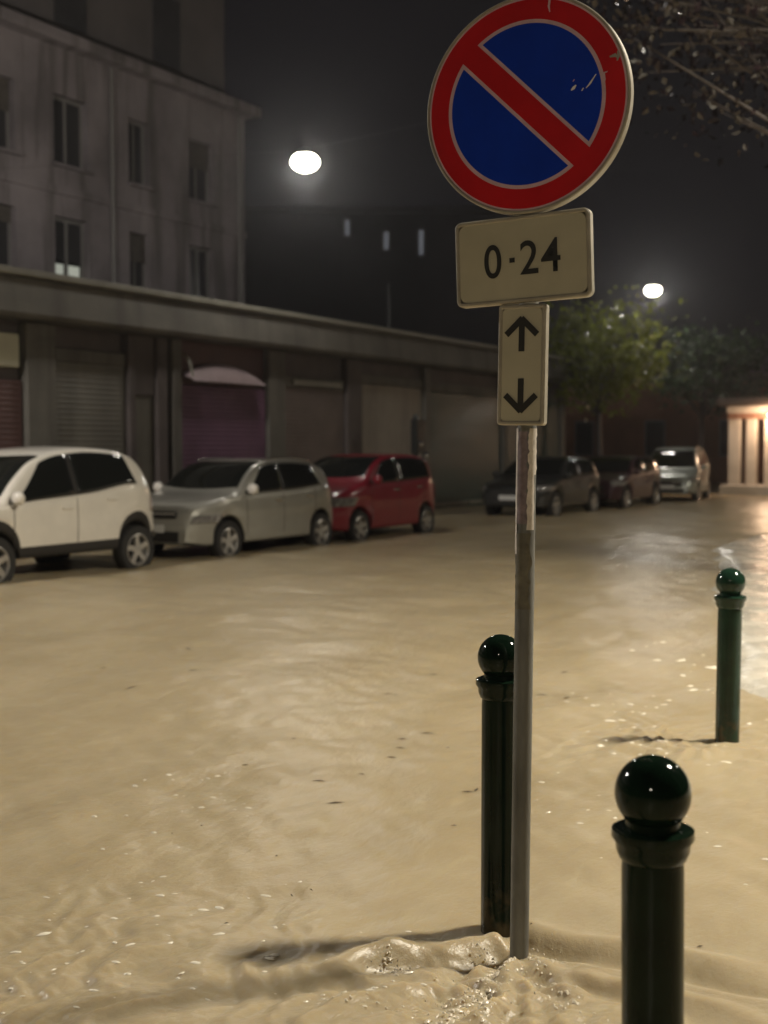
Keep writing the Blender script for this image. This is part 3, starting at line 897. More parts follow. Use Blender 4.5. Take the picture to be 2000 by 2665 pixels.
M_tyre = mat('tyre_rubber', (0.018, 0.017, 0.016), 0.75, var=0.2, vscale=12)
M_rim = mat('alloy_rim', (0.55, 0.53, 0.50), 0.32, metal=0.7, var=0.15, vscale=9)
M_cladding = mat('black_plastic', (0.022, 0.02, 0.019), 0.55)
M_carglass = mat('car_glass', (0.010, 0.011, 0.010), 0.05, alpha_spec=0.55)
M_headl = mat('headlight_glass', (0.20, 0.19, 0.18), 0.08, coat=1.0, var=0.5, vscale=14)
M_nplate = mat('number_plate', (0.72, 0.72, 0.70), 0.4)
M_chrome = mat('chrome', (0.75, 0.73, 0.70), 0.12, metal=1.0)
M_taill = mat('tail_light', (0.30, 0.02, 0.02), 0.15, coat=0.8)

class CarShape:
    def __init__(s, P):
        s.P = P; s.L = P['L']; s.W = P['W'] / 2
        s.top = pchip(P['top']); s.belt = pchip(P['belt'])
        s.wu = P['wheels']; s.rw = P['rw']; s.ra = P['rw'] + 0.055
        s.sill = P['sill']
    def w(s, u):
        L, W = s.L, s.W
        a = max(0, 1 - u / 0.75); b = max(0, 1 - (L - u) / 0.75)
        return W * (1 - 0.24 * a ** 2.6) * (1 - 0.26 * b ** 2.2)
    def zb(s, u):
        z = s.sill
        if u < 0.3: z = s.sill + 0.05 * (1 - u / 0.3)
        if u > s.L - 0.3: z = s.sill + 0.10 * (1 - (s.L - u) / 0.3)
        for q in s.wu:
            if abs(u - q) < s.ra: z = max(z, s.rw + math.sqrt(max(0, s.ra ** 2 - (u - q) ** 2)))
        return z
    def ring(s, u):
        w = s.w(u); zt = s.top(u); zs = min(s.belt(u), zt - 0.03); zb = min(s.zb(u), zs - 0.06)
        zr = max(zs + 0.012, zt - 0.075)
        wr = max(0.25, w * 0.955 - s.P.get('tumble', 0.34) * (zr - zs))
        zl = min(zb + s.P.get('clad_shade_h', 0.10), zs - 0.04)
        p = [(0, zb), (w * 0.86, zb), (w * 0.965, zb + 0.012), (w * 0.985, zl), (w * 1.0, zb + 0.52 * (zs - zb)), (w * 0.985, zs - 0.03), (w * 0.955, zs),
             (wr, zr), (wr * 0.90, zt - 0.022), (wr * 0.55, zt - 0.004), (0, zt)]
        return p
    def side_y(s, u, z):
        p = chaikin(s.ring(u)[3:9], 2)
        if z <= p[0][1]: return p[0][0]
        for a, b in zip(p[:-1], p[1:]):
            if a[1] <= z <= b[1] + 1e-9:
                t = (z - a[1]) / max(1e-6, b[1] - a[1]); return a[0] + (b[0] - a[0]) * t
        return p[-1][0]
    def top_z(s, u, y):
        p = chaikin(s.ring(u)[6:], 2)[::-1]
        y = abs(y)
        for a, b in zip(p[:-1], p[1:]):
            if a[0] <= y <= b[0] + 1e-9:
                t = (y - a[0]) / max(1e-6, b[0] - a[0]); return a[1] + (b[1] - a[1]) * t
        return p[-1][1]

def make_car(name, label, P, loc, rz=0.0):
    """front of the car towards local -Y; origin on the road under the middle"""
    s = CarShape(P); L = s.L
    t = thing(name, label, 'car', loc, rz, 'cars parked along the far kerb')
    paint = P['paint']
    # ---- body shell
    us = set(np.linspace(0, L, 64).round(4))
    for q in s.wu:
        for a in np.linspace(0, math.pi, 21): us.add(round(q + s.ra * math.cos(a), 4))
    for e in (0.01, 0.03, 0.06, 0.1, 0.16, L - 0.01, L - 0.03, L - 0.06, L - 0.1, L - 0.16): us.add(round(e, 4))
    us = sorted(us); rows = []
    for u in us:
        half = chaikin(s.ring(u), 2)
        full = [(y, z) for y, z in half] + [(-y, z) for y, z in half[::-1][1:-1]]
        rows.append([(y, u - L / 2, z) for y, z in full])
    mb = MB(); n = len(rows[0])
    v = [p for row in rows for p in row]; f = []; mi = []
    nh = len(chaikin(s.ring(L / 2), 2))
    dark_upto = P.get('clad', 6)
    for i in range(len(rows) - 1):
        for k in range(n):
            k2 = (k + 1) % n
            f.append((i * n + k, (i + 1) * n + k, (i + 1) * n + k2, i * n + k2))
            kk = min(k, n - 1 - k)
            mi.append(1 if kk < dark_upto else 0)
    f.append(tuple(range(n))); mi.append(0)
    f.append(tuple((len(rows) - 1) * n + k for k in range(n))[::-1]); mi.append(0)
    mb.v = v; mb.f = f; mb.mi = mi
    body = mb.build('body', [paint, M_cladding], t, smooth=True, angle=50)
    fix_normals(body)
    zhi = lambda u: max(s.belt(u) + 0.02, s.top(u) - 0.085)
    zlo = lambda u: s.belt(u) + 0.018
    def side_patch(nm, uA, uB, uC, uD, m, sgn, off=0.007, lo=None, hi=None, parent=t, nu=14, nv=7, thick=True):
        lo = lo or zlo; hi = hi or zhi; rws = []
        for j in range(nv + 1):
            vv = j / nv; row = []
            for i in range(nu + 1):
                tt = i / nu
                u = (uA + (uC - uA) * vv) * (1 - tt) + (uB + (uD - uB) * vv) * tt
                z = lo(u) + (hi(u) - lo(u)) * vv
                row.append((sgn * (s.side_y(u, z) + off), u - L / 2, z))
            rws.append(row)
        o = MB().grid(rws).build(nm, m, parent, smooth=True)
        if thick:
            sm = o.modifiers.new('solid', 'SOLIDIFY'); sm.thickness = off * 1.6; sm.offset = -1 if sgn < 0 else 1
        return o
    def top_patch(nm, u0, u1, m, fw, off=0.008, bow=0.0, nu=10, nv=16):
        rws = []
        for i in range(nu + 1):
            row = []
            for j in range(nv + 1):
                q = -1 + 2 * j / nv
                u = u0 + (u1 - u0) * i / nu + bow * q * q
                r_ = s.ring(u); wr = r_[7][0]
                y = q * wr * fw
                row.append((y, u - L / 2, s.top_z(u, y) + off))
            rws.append(row)
        return MB().grid(rws).build(nm, m, t, smooth=True)
    g = P['glass']
    for sgn in (1, -1):
        side_patch('door_pillar', g['m'] - 0.12, g['m'] + 0.12, g['m'] - 0.12, g['m'] + 0.12, M_cladding, sgn, 0.005, nu=3)
        side_patch('side_window', g['a'], g['m'] - 0.035, g['c'], g['m'] - 0.035, M_carglass, sgn)
        side_patch('side_window', g['m'] + 0.035, g['b'], g['m'] + 0.035, g['d'], M_carglass, sgn)
        # mirror
        um = g['a'] + 0.10; zm = s.belt(um) + 0.06; ym = s.side_y(um, zm)
        mr = MB()
        for i in range(9):
            pass
        ring_pts = [(0.0, 0.004), (0.045, 0.02), (0.078, 0.06), (0.088, 0.11), (0.08, 0.155), (0.05, 0.185), (0.01, 0.195)]
        vv = []; ff = []
        for (rad, h) in ring_pts:
            for k in range(14):
                a = 2 * math.pi * k / 14
                vv.append((sgn * (ym + 0.03 + h), um - L / 2 + rad * 0.75 * math.cos(a) - 0.02, zm + 0.03 + rad * math.sin(a)))
        for i in range(len(ring_pts) - 1):
            for k in range(14):
                k2 = (k + 1) % 14; ff.append((i * 14 + k, i * 14 + k2, (i + 1) * 14 + k2, (i + 1) * 14 + k))
        ff.append(tuple(range(14))); ff.append(tuple((len(ring_pts) - 1) * 14 + k for k in range(14)))
        mr.add(vv, ff)
        mo = mr.build('wing_mirror', P.get('mirror', paint), t, smooth=True); fix_normals(mo)
        MB().box(min(sgn * (ym - 0.03), sgn * (ym + 0.07)), max(sgn * (ym - 0.03), sgn * (ym + 0.07)), um - L / 2 - 0.03, um - L / 2 + 0.03, zm - 0.03, zm + 0.015, 0.006).build('mirror_arm', M_cladding, mo)
        # lights
        h = P['head']
        side_patch('headlight', h[0], h[1], h[0] + 0.05, h[1] + 0.12, M_headl, sgn, 0.006, lo=lambda u: h[2], hi=lambda u: h[3])
        r_ = P['tail']
        side_patch('tail_light', L - r_[0], L - 0.02, L - r_[0] + 0.02, L - 0.03, P.get('tail_mat', M_taill), sgn, 0.006, lo=lambda u: r_[1], hi=lambda u: min(r_[2], s.belt(u)))
        # handles
        for uh in P['handles']:
            zh = s.belt(uh) - 0.13; yh = s.side_y(uh, zh)
            y0, y1 = sorted((sgn * (yh - 0.005), sgn * (yh + 0.028)))
            MB().box(y0, y1, uh - L / 2 - 0.09, uh - L / 2 + 0.09, zh - 0.016, zh + 0.016, 0.006).build('door_handle', P.get('handle_mat', paint), t)
        # door shut lines
        for ul in P['seams']:
            side_patch('door_seam', ul - 0.006, ul + 0.006, ul - 0.006, ul + 0.006, M_cladding, sgn, 0.003, lo=lambda u: s.sill + 0.12, hi=lambda u: s.belt(u) - 0.02, nu=1, nv=10, thick=False)
    top_patch('windscreen', g['ws'][0], g['ws'][1], M_carglass, 0.90, bow=0.10)
    top_patch('rear_window', g['rs'][0], g['rs'][1], M_carglass, 0.86, bow=-0.06)
    # front: grille, bumper intake, number plate
    wf = s.w(0)
    zg = P['grille']
    MB().box(-wf * .72, wf * .72, -L / 2 - 0.012, -L / 2 + 0.05, zg[0], zg[1], 0.01).build('grille', M_cladding, t)
    MB().box(-wf * .80, wf * .80, -L / 2 - 0.010, -L / 2 + 0.05, zg[2], zg[3], 0.01).build('bumper_intake', M_cladding, t)
    MB().box(-0.26, 0.26, -L / 2 - 0.026, -L / 2 - 0.013, zg[3] - 0.02, zg[3] + 0.10, 0.003).build('number_plate', M_nplate, t)
    if P.get('badge'):
        MB().box(-wf * .70, wf * .70, -L / 2 - 0.020, -L / 2 - 0.0125, zg[1] - 0.05, zg[1] - 0.025, 0.002).build('grille_trim', M_chrome, t)
    if P.get('rails'):
        for sgn in (1, -1):
            pts = []
            for u in np.linspace(g['ws'][1] + 0.12, P['rails'], 9):
                yy = s.ring(u)[7][0] * 0.93; pts.append((sgn * yy, u - L / 2, s.top_z(u, yy) + 0.035))
            MB().tube(pts, [0.016] * 9, 6).build('roof_rail', P['rail_mat'], t, smooth=True)
    # wheels
    rw = s.rw; wd = 0.20
    for q in s.wu:
        for sgn in (1, -1):
            x0 = s.W - 0.015
            tp = [(rw * 0.60, -wd), (rw * 0.93, -wd), (rw, -wd + 0.03), (rw, -0.03), (rw * 0.95, -0.006), (rw * 0.80, 0.0), (rw * 0.66, -0.008), (rw * 0.62, -0.03)]
            wm = MB().lathe([(a, sgn * b) for a, b in tp], 32, axis='x', cap=False)
            wo = wm.build('wheel', M_tyre, t, smooth=True, angle=45)
            fix_normals(wo)
            wo.location = (sgn * x0, q - L / 2, rw)
            rm = MB()
            rm.lathe([(rw * 0.655, sgn * -0.010), (rw * 0.62, sgn * -0.006), (rw * 0.585, sgn * -0.02), (rw * 0.57, sgn * -0.10)], 32, axis='x', cap=False)
            rm.lathe([(0.005, sgn * -0.015), (0.06, sgn * -0.018), (0.07, sgn * -0.04)], 16, axis='x', cap=False)
            ns = P.get('spokes', 5)
            for k in range(ns):
                a = 2 * math.pi * k / ns + 0.4
                d = Vector((0, math.cos(a), math.sin(a))); e = Vector((0, -math.sin(a), math.cos(a)))
                q0 = d * 0.05; q1 = d * rw * 0.60; w0, w1 = 0.040, 0.034
                X = lambda val: Vector((sgn * val, 0, 0))
                vs = [q0 + e * w0 + X(-.02), q0 - e * w0 + X(-.02), q1 - e * w1 + X(-.012), q1 + e * w1 + X(-.012),
                      q0 + e * w0 + X(-.06), q0 - e * w0 + X(-.06), q1 - e * w1 + X(-.05), q1 + e * w1 + X(-.05)]
                rm.add(vs, [(0, 1, 2, 3), (4, 7, 6, 5), (0, 4, 5, 1), (2, 6, 7, 3), (1, 5, 6, 2), (0, 3, 7, 4)])
            ro = rm.build('rim', M_rim, wo); fix_normals(ro)
            MB().lathe([(rw * .585, sgn * -0.085), (0.01, sgn * -0.085)], 24, axis='x', cap=False).build('wheel_shade_plate', M_cladding, wo)  # dark disc put behind the spokes as wheel shade
    # dark floor and cabin so nothing shows through
    MB().box(-s.W * .62, s.W * .62, -L / 2 + 0.9, L / 2 - 0.6, s.sill + 0.06, s.belt(L / 2) - 0.12).build('chassis', M_cladding, t)
    return t

def paint(name, col, metal=0.0, rough=0.35):
    return mat(name, col, rough, metal=metal, coat=0.9, var=0.06, vscale=3)
CZ = -0.10     # road surface under the parked cars
XC = -12.43

white = dict(L=4.28, W=1.80, rw=0.335, wheels=(0.86, 3.44), sill=0.30, tumble=0.36,
    top=[(0, .60), (.05, .78), (.18, .88), (.6, .98), (1.02, 1.05), (1.15, 1.09), (1.5, 1.33), (1.85, 1.54), (2.3, 1.655), (2.8, 1.685), (3.3, 1.655), (3.75, 1.575), (3.95, 1.47), (4.12, 1.22), (4.22, 1.02), (4.26, .85), (4.28, .55)],
    belt=[(0, .55), (.1, .74), (.5, .90), (1.0, 1.0), (1.6, 1.055), (2.6, 1.11), (3.5, 1.19), (4.0, 1.17), (4.28, .52)],
    glass=dict(a=1.28, b=3.62, c=1.98, d=3.52, m=2.42, ws=(1.16, 1.92), rs=(3.86, 4.12)),
    head=(.06, .62, .70, .83), tail=(.34, .86, 1.08), handles=(2.22, 3.10), seams=(1.32, 2.40, 3.30),
    grille=(.56, .72, .40, .50), paint=paint('white_paint', (0.74, 0.70, 0.63)), clad=13, clad_shade_h=0.17, tail_mat=mat('tail_light_clear', (0.42, 0.34, 0.31), 0.15, coat=0.8))  # dark lower band: cladding plus the shade under the body, as colour
white.update(L=3.96, sill=0.36, wheels=(0.86, 3.38), seams=(1.15, 2.22), handles=(2.04, 2.86), tail=(.26, .86, 1.08),
    top=[(0, .60), (.05, .78), (.18, .88), (.5, .99), (.84, 1.06), (.95, 1.10), (1.3, 1.38), (1.65, 1.60), (2.1, 1.725), (2.6, 1.76), (3.05, 1.735), (3.42, 1.655), (3.62, 1.52), (3.78, 1.25), (3.88, 1.03), (3.93, .85), (3.96, .55)],
    belt=[(0, .55), (.1, .74), (.45, .90), (.85, 1.0), (1.5, 1.06), (2.5, 1.13), (3.3, 1.23), (3.7, 1.20), (3.96, .52)],
    glass=dict(a=1.06, b=3.38, c=1.74, d=3.24, m=2.24, ws=(0.96, 1.72), rs=(3.58, 3.78)))
silver = dict(tail_mat=M_headl, L=3.98, W=1.75, rw=0.32, wheels=(0.80, 3.32), sill=0.27, tumble=0.33,
    top=[(0, .62), (.05, .80), (.2, .92), (.6, 1.0), (.92, 1.05), (1.05, 1.09), (1.4, 1.34), (1.7, 1.49), (2.1, 1.56), (2.6, 1.57), (3.1, 1.535), (3.5, 1.44), (3.68, 1.33), (3.84, 1.08), (3.93, .95), (3.97, .8), (3.98, .5)],
    belt=[(0, .58), (.1, .77), (.5, .92), (.95, 1.0), (1.6, 1.02), (2.6, 1.05), (3.4, 1.10), (3.75, 1.04), (3.98, .48)],
    glass=dict(a=1.18, b=3.30, c=1.78, d=3.14, m=2.22, ws=(1.06, 1.78), rs=(3.58, 3.84)),
    head=(.05, .52, .62, .74), tail=(.30, .78, .98), handles=(2.06, 2.92), seams=(1.22, 2.2, 3.1),
    grille=(.70, .80, .34, .50), paint=paint('silver_paint', (0.36, 0.35, 0.31), 0.35), clad=10, rails=3.2, rail_mat=M_chrome, badge=True,
    mirror=paint('pale_mirror', (0.70, 0.66, 0.60)), handle_mat=M_chrome)
red = dict(L=3.85, W=1.68, rw=0.31, wheels=(0.74, 3.20), sill=0.26, tumble=0.28,
    top=[(0, .62), (.05, .82), (.2, .95), (.5, 1.05), (.8, 1.12), (.95, 1.18), (1.3, 1.42), (1.6, 1.55), (2.0, 1.62), (2.6, 1.63), (3.1, 1.60), (3.5, 1.52), (3.66, 1.40), (3.77, 1.1), (3.82, .95), (3.84, .8), (3.85, .5)],
    belt=[(0, .58), (.1, .79), (.5, .96), (.9, 1.06), (1.6, 1.08), (2.6, 1.11), (3.3, 1.14), (3.65, 1.08), (3.85, .48)],
    glass=dict(a=1.06, b=3.36, c=1.62, d=3.26, m=2.12, ws=(0.96, 1.66), rs=(3.60, 3.77)),
    head=(.05, .50, .70, .86), tail=(.24, .75, 1.0), handles=(1.98, 2.85), seams=(1.1, 2.1, 3.05),
    grille=(.56, .66, .32, .46), paint=paint('red_paint', (0.25, 0.004, 0.020)), clad=4, handle_mat=M_chrome)
dark = dict(white); dark.update(sill=0.30, handles=(2.22, 3.1), paint=paint('dark_grey_paint', (0.030, 0.031, 0.030), 0.3), L=4.1, wheels=(0.82, 3.30), clad=8,
    top=[(0, .60), (.05, .76), (.2, .86), (.6, .94), (1.0, 1.0), (1.12, 1.04), (1.5, 1.28), (1.85, 1.44), (2.3, 1.51), (2.8, 1.51), (3.3, 1.47), (3.65, 1.38), (3.8, 1.25), (3.97, 1.05), (4.05, .95), (4.08, .8), (4.1, .5)],
    belt=[(0, .55), (.1, .72), (.5, .86), (1.0, .95), (1.6, .98), (2.6, 1.02), (3.4, 1.06), (3.85, 1.02), (4.1, .48)],
    glass=dict(a=1.25, b=3.42, c=1.92, d=3.3, m=2.35, ws=(1.13, 1.88), rs=(3.7, 3.97)), tail=(.3, .8, 1.0), seams=(1.3, 2.33, 3.2))
maroon = dict(dark); maroon.update(paint=paint('maroon_black_paint', (0.045, 0.014, 0.022), 0.2), handle_mat=M_chrome)
suv = dict(white); suv.update(sill=0.32, paint=paint('pale_green_silver_paint', (0.33, 0.35, 0.31), 0.35), rails=3.6, rail_mat=M_chrome, badge=True, clad=10)

make_car('parked_car', 'white high-roofed hatchback at the left edge, nearest of the parked cars', white, (XC, 10.30 - 0.86 + white['L'] / 2, CZ))
make_car('parked_car', 'silver hatchback with roof rails parked between the white car and the red car', silver, (XC + 0.10, 14.76 - 0.80 + 1.99, CZ))
make_car('parked_car', 'small bright red car parked behind the silver hatchback', red, (XC + 0.08, 18.62 - 0.74 + 1.925, CZ))
make_car('parked_car', 'dark grey car with a white front number plate partly hidden by the sign pole', dark, (XC + 0.05, 27.5 - 0.82 + 2.05, CZ))
make_car('parked_car', 'dark maroon car between the dark grey car and the pale car', maroon, (XC + 0.15, 32.2 - 0.82 + 2.05, CZ))
make_car('parked_car', 'pale silver high car facing the street, last of the parked row', suv, (XC + 0.45, 38.3, CZ), R(9))

# ================================================================== TREES
def leaf_mesh(name, centres, size, m, parent, seed, droop=0.4):
    r = np.random.default_rng(seed); n = len(centres)
    C = np.asarray(centres)
    d = r.normal(size=(n, 3)); d[:, 2] -= droop; d /= np.linalg.norm(d, axis=1)[:, None]
    q = r.normal(size=(n, 3)); e = np.cross(d, q); e /= np.linalg.norm(e, axis=1)[:, None]
    nn = np.cross(d, e)
    L = size * r.uniform(0.6, 1.3, (n, 1)); W = L * 0.34
    v = np.stack([C, C + d * L * .45 + e * W + nn * L * .08, C + d * L, C + d * L * .45 - e * W + nn * L * .08], 1).reshape(-1, 3)
    i = np.arange(n)[:, None] * 4
    F = np.concatenate([i + np.array([[0, 1, 2]]), i + np.array([[0, 2, 3]])], 1).reshape(-1, 3)
    me = bpy.data.meshes.new(name)
    me.from_pydata(v.tolist(), [], F.tolist()); me.materials.append(m)
    o = bpy.data.objects.new(name, me); COL.objects.link(o); o.parent = parent
    o['kind'] = 'stuff'
    return o
def tree(name, label, loc, H, crown, nclump, nleaf, size, leafm, barkm, seed, group, trunk_r=0.11, droop=0.4, spread=0.28):
    """crown: (cx, cy, cz, rx, ry, rz) in tree space"""
    r = random.Random(seed); rg = np.random.default_rng(seed)
    t = thing(name, label, 'tree', loc, 0, group)
    cx, cy, cz, rx, ry, rz = crown
    zf = cz - rz * 0.6
    pts = [(0, 0, -0.3), (cx * .1 + .03, cy * .1, zf * .35), (cx * .25 - .02, cy * .25, zf * .7), (cx * .45, cy * .45, zf)]
    MB().tube(pts, [trunk_r * 1.25, trunk_r, trunk_r * .85, trunk_r * .7], 10).build('trunk', barkm, t, smooth=True)
    lim = MB(); clumps = []
    for k in range(nclump):
        d = rg.normal(size=3); d /= np.linalg.norm(d); rad = rg.uniform(0.35, 1.0) ** 0.6
        p = np.array([cx + d[0] * rx * rad, cy + d[1] * ry * rad, cz + d[2] * rz * rad])
        clumps.append(p)
        a = Vector(pts[-1]) if r.random() < .7 else Vector(pts[2])
        b = Vector(p); mid = a.lerp(b, 0.5) + Vector((r.uniform(-.15, .15), r.uniform(-.15, .15), r.uniform(0, .3))) * rx * .5
        lim.tube([a, a.lerp(mid, .6), mid, mid.lerp(b, .6), b], [trunk_r * .34, trunk_r * .26, trunk_r * .18, trunk_r * .12, trunk_r * .05], 5)
    lim.build('branches', barkm, t, smooth=True)
    cs = []
    for p in clumps:
        k = int(nleaf / nclump * r.uniform(.5, 1.5))
        cs.append(p + rg.normal(size=(k, 3)) * np.array([rx, ry, rz]) * spread * r.uniform(.7, 1.2))
    leaf_mesh('crown', np.concatenate(cs), size, leafm, t, seed + 1, droop)
    return t
def leaf_mat(name, col, tr, rough=0.4, var=0.4):
    m = mat(name, col, rough, var=var, vscale=3)
    nt = m.node_tree; p = nt.nodes['Principled BSDF']; out = nt.nodes['Material Output']
    t = nt.nodes.new('ShaderNodeBsdfTranslucent'); t.inputs['Color'].default_value = (col[0] * 1.5, col[1] * 1.5, col[2], 1)
    mx = nt.nodes.new('ShaderNodeMixShader'); mx.inputs[0].default_value = tr
    nt.links.new(p.outputs[0], mx.inputs[1]); nt.links.new(t.outputs[0], mx.inputs[2]); nt.links.new(mx.outputs[0], out.inputs['Surface'])
    return m
M_bark = mat('wet_bark', (0.055, 0.042, 0.036), 0.5, var=0.3, vscale=12, bump=0.5, bscale=30)
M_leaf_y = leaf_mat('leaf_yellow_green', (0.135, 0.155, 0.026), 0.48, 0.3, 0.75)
M_leaf_g = leaf_mat('leaf_green', (0.045, 0.070, 0.035), 0.35)
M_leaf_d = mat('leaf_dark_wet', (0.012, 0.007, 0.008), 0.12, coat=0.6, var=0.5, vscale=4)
GT = 'street trees at the end of the shop row'
tree('street_tree', 'tree with lit yellow-green leaves just right of the arrow plate', (-14.3, 37.6, 0), 6, (0.0, 0.2, 4.6, 1.9, 1.9, 1.5), 34, 3600, 0.21, M_leaf_y, M_bark, 21, GT)
tree('street_tree', 'dim green tree under the small street lamp on the right', (-13.2, 45.0, 0), 6, (0.4, 0.2, 4.6, 2.2, 1.9, 1.35), 34, 3400, 0.20, M_leaf_g, M_bark, 22, GT)
tree('street_tree', 'dark tree at the right edge above the lit portico', (-8.3, 50.5, 0), 6, (0.0, 0.0, 4.9, 1.9, 1.7, 1.5), 26, 2600, 0.22, M_leaf_g, M_bark, 23, GT)
tx, ty = cam2w(5.7, 12.6)
kx, ky = cam2w(3.9, 12.2)
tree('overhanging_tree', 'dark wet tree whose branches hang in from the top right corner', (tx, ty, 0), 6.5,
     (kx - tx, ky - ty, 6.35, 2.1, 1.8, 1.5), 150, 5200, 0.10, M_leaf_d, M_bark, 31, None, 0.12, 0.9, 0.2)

# ================================================================== ROADSIDE POST by the red car
M_postd = mat('post_dark', (0.02, 0.022, 0.022), 0.35, coat=0.5)
rp_ = thing('roadside_post', 'dark post with two small chrome caps added for glints behind the red car', 'post', (-14.1, 25.2, 0))
MB().lathe([(0.07, -0.2), (0.07, 2.35), (0.05, 2.40), (0.01, 2.42)], 14).build('post', M_postd, rp_, smooth=True, angle=40)
MB().box(-0.02, 0.16, -0.22, 0.22, 1.5, 2.3, 0.02).build('cabinet', M_postd, rp_)
for y, z in ((-0.12, 1.72), (0.16, 1.46)):  # chrome caps added to give the two bright glints
    MB().lathe([(0.01, 0.10), (0.05, 0.09), (0.07, 0.05), (0.07, 0.0)], 16, (0.16, y, z), axis='x').build('glint_cap', M_chrome, rp_, smooth=True)

# ================================================================== GLINT FLECKS, FOAM AND SPLASH
M_foam = mat('foam', (0.55, 0.48, 0.36), 0.3, var=0.1, vscale=40)
def blob(mb, x, y, z, a, b, h, rot, rr):
    n = 8; v = [(x, y, z + h)]
    for ring_, hh in ((0.55, 0.75), (1.0, -0.15)):
        for k in range(n):
            an = 2 * math.pi * k / n; w = ring_ * rr.uniform(.75, 1.2)
            px, py = a * w * math.cos(an), b * w * math.sin(an)
            v.append((x + px * math.cos(rot) - py * math.sin(rot), y + px * math.sin(rot) + py * math.cos(rot), z + h * hh))
    f = [(0, 1 + k, 1 + (k + 1) % n) for k in range(n)] + [(1 + k, 1 + n + k, 1 + n + (k + 1) % n, 1 + (k + 1) % n) for k in range(n)]
    mb.add(v, f)
rr = random.Random(5)
mb = MB()
def scatter(n, xc0, xc1, zc0, zc1, s0, s1):
    for _ in range(n):
        X_, Z_ = rr.uniform(xc0, xc1), rr.uniform(zc0, zc1)
        x, y = cam2w(X_, Z_); sz = rr.uniform(s0, s1) * rr.uniform(.5, 1)
        blob(mb, x, y, water_z(x, y), sz * rr.uniform(1, 2.2), sz * .6, sz * .35, R(YAW) + rr.gauss(0, .4), rr)
scatter(70, -1.25, -0.30, 3.42, 4.7, 0.006, 0.017)
scatter(30, -1.3, -0.6, 4.4, 6.2, 0.006, 0.014)
scatter(16, -0.3, 0.3, 3.5, 4.2, 0.006, 0.014)
scatter(46, 1.15, 1.9, 6.2, 8.2, 0.008, 0.024)
scatter(30, 2.0, 2.6, 7.2, 10.5, 0.012, 0.032)
scatter(16, 0.7, 1.6, 4.3, 6.2, 0.006, 0.014)
M_glint = mat('glint_fleck', (0.80, 0.74, 0.62), 0.25)  # pale flecks put the water's glints in as colour
o = mb.build('glint_flecks', M_glint, smooth=True); o['kind'] = 'stuff'
tag(o, 'small pale flecks painted in for glints on the brown flood water', 'foam')
mb = MB()
def ribbon(X_, Z_, dX, dZ, w, n=9):
    """thin sheet of foam lying on the moving water"""
    rows = []; ph = rr.uniform(0, 6)
    for i in range(n):
        t_ = i / (n - 1); ww = w * math.sin(math.pi * (0.08 + 0.84 * t_)) * rr.uniform(.55, 1.25)
        cx_ = X_ + dX * t_ + 0.018 * math.sin(ph + 5 * t_); cz_ = Z_ + dZ * t_ + 0.012 * math.sin(ph * 2 + 7 * t_)
        ln = math.hypot(dX, dZ); px_, pz_ = -dZ / ln * ww, dX / ln * ww
        row = []
        for q in (-1, -0.4, 0.4, 1):
            x, y = cam2w(cx_ + px_ * q, cz_ + pz_ * q)
            row.append((x, y, water_z(x, y) + 0.0035 - 0.005 * abs(q) ** 3 + 0.004 * rr.random()))
        rows.append(row)
    mb.grid(rows)
def froth(X_, Z_, dX, dZ, n_, w, s0, s1):
    """line of bubbles and broken water"""
    for _ in range(n_):
        t_ = rr.random(); cx_ = X_ + dX * t_ + rr.gauss(0, w); cz_ = Z_ + dZ * t_ + rr.gauss(0, w)
        x, y = cam2w(cx_, cz_); sz = rr.uniform(s0, s1) * rr.uniform(.5, 1)
        blob(mb, x, y, water_z(x, y) - 0.0005, sz * rr.uniform(1, 2.2), sz * .8, sz * .45, math.atan2(dZ, dX) + R(YAW) + rr.gauss(0, .5), rr)
froth(0.44, 3.94, -0.30, -0.52, 130, .020, .004, .012)
froth(0.36, 3.90, -0.10, -0.55, 90, .025, .004, .011)
froth(0.48, 3.88, 0.10, -0.45, 60, .030, .003, .010)
froth(0.02, 3.95, 0.03, -0.16, 40, .010, .004, .012)
froth(-0.04, 4.10, 0.36, 0.04, 50, .012, .004, .011)
froth(0.50, 4.02, 0.12, -0.08, 36, .018, .004, .010)
froth(-0.20, 3.60, 0.30, -0.10, 40, .030, .003, .009)
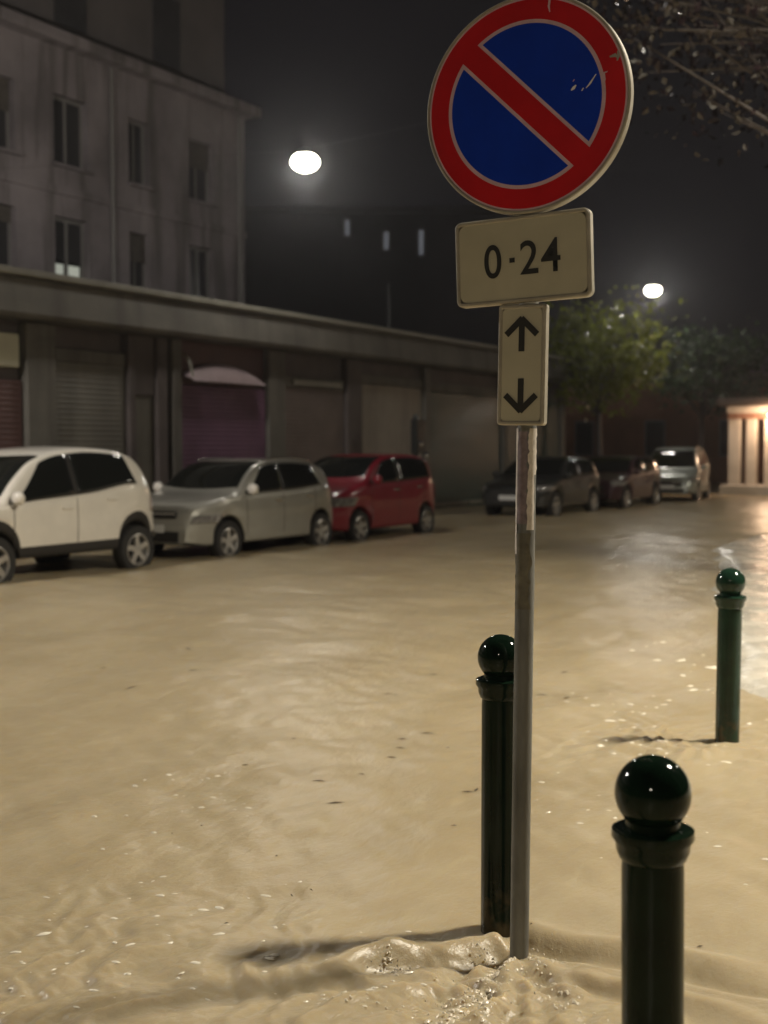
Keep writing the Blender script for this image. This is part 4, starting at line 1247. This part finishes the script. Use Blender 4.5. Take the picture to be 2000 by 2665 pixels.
for (X_, Z_, n_, sp_) in ((0.02, 3.84, 14, .03), (0.52, 4.0, 12, .035), (0.33, 4.0, 16, .035), (0.25, 3.6, 40, .10)):
    for _ in range(n_):
        x, y = cam2w(X_ + rr.gauss(0, sp_), Z_ + rr.gauss(0, sp_)); sz = rr.uniform(.002, .006)
        blob(mb, x, y, water_z(x, y) + rr.uniform(0, .04), sz, sz * .7, sz * 1.1, rr.uniform(0, 3), rr)
o = mb.build('splash', M_foam, smooth=True); o['kind'] = 'stuff'
tag(o, 'white splashing water breaking against the foot of the sign pole', 'splash')

M_deb = mat('wet_debris', (0.07, 0.05, 0.03), 0.5, var=0.4, vscale=20)
mb = MB()
def debris(n, xc0, xc1, zc0, zc1, l0, l1):
    for _ in range(n):
        x, y = cam2w(rr.uniform(xc0, xc1), rr.uniform(zc0, zc1)); a = R(YAW) + rr.gauss(0.2, .5); l = rr.uniform(l0, l1)
        dx, dy = math.cos(a) * l, math.sin(a) * l; w = l * rr.uniform(.12, .3)
        px_, py_ = -math.sin(a) * w, math.cos(a) * w
        pts = [(x - dx, y - dy), (x + px_, y + py_), (x + dx, y + dy), (x - px_, y - py_)]
        mb.add([(p[0], p[1], water_z(*p) + 0.003) for p in pts] + [(x, y, water_z(x, y) + 0.007)], [(0, 4, 1), (1, 4, 2), (2, 4, 3), (3, 4, 0)])
debris(12, -0.9, 0.6, 5.4, 7.0, 0.015, 0.05)
debris(14, -2.2, 1.4, 7.0, 11.0, 0.02, 0.06)
debris(10, -1.0, 1.3, 3.6, 5.4, 0.006, 0.018)
o = mb.build('floating_debris', M_deb); o['kind'] = 'stuff'
tag(o, 'bits of dark leaf and twig drifting on the flood water', 'debris')

# ================================================================== HAZE (added for the lamp halos and veil)
def haze():
    m = bpy.data.materials.new('glow_haze'); m.use_nodes = True
    nt = m.node_tree; nt.nodes.clear()
    out = nt.nodes.new('ShaderNodeOutputMaterial'); v = nt.nodes.new('ShaderNodeVolumePrincipled')
    v.inputs['Color'].default_value = (0.86, 0.86, 0.9, 1)
    v.inputs['Density'].default_value = HAZE
    v.inputs['Anisotropy'].default_value = 0.86
    nt.links.new(v.outputs[0], out.inputs['Volume'])
    o = MB().box(-210, 210, -90, 270, -1.9, 18.6).build('haze', m)
    o['kind'] = 'stuff'
    tag(o, 'thin haze added for the glow round the street lamps', 'mist')
haze()
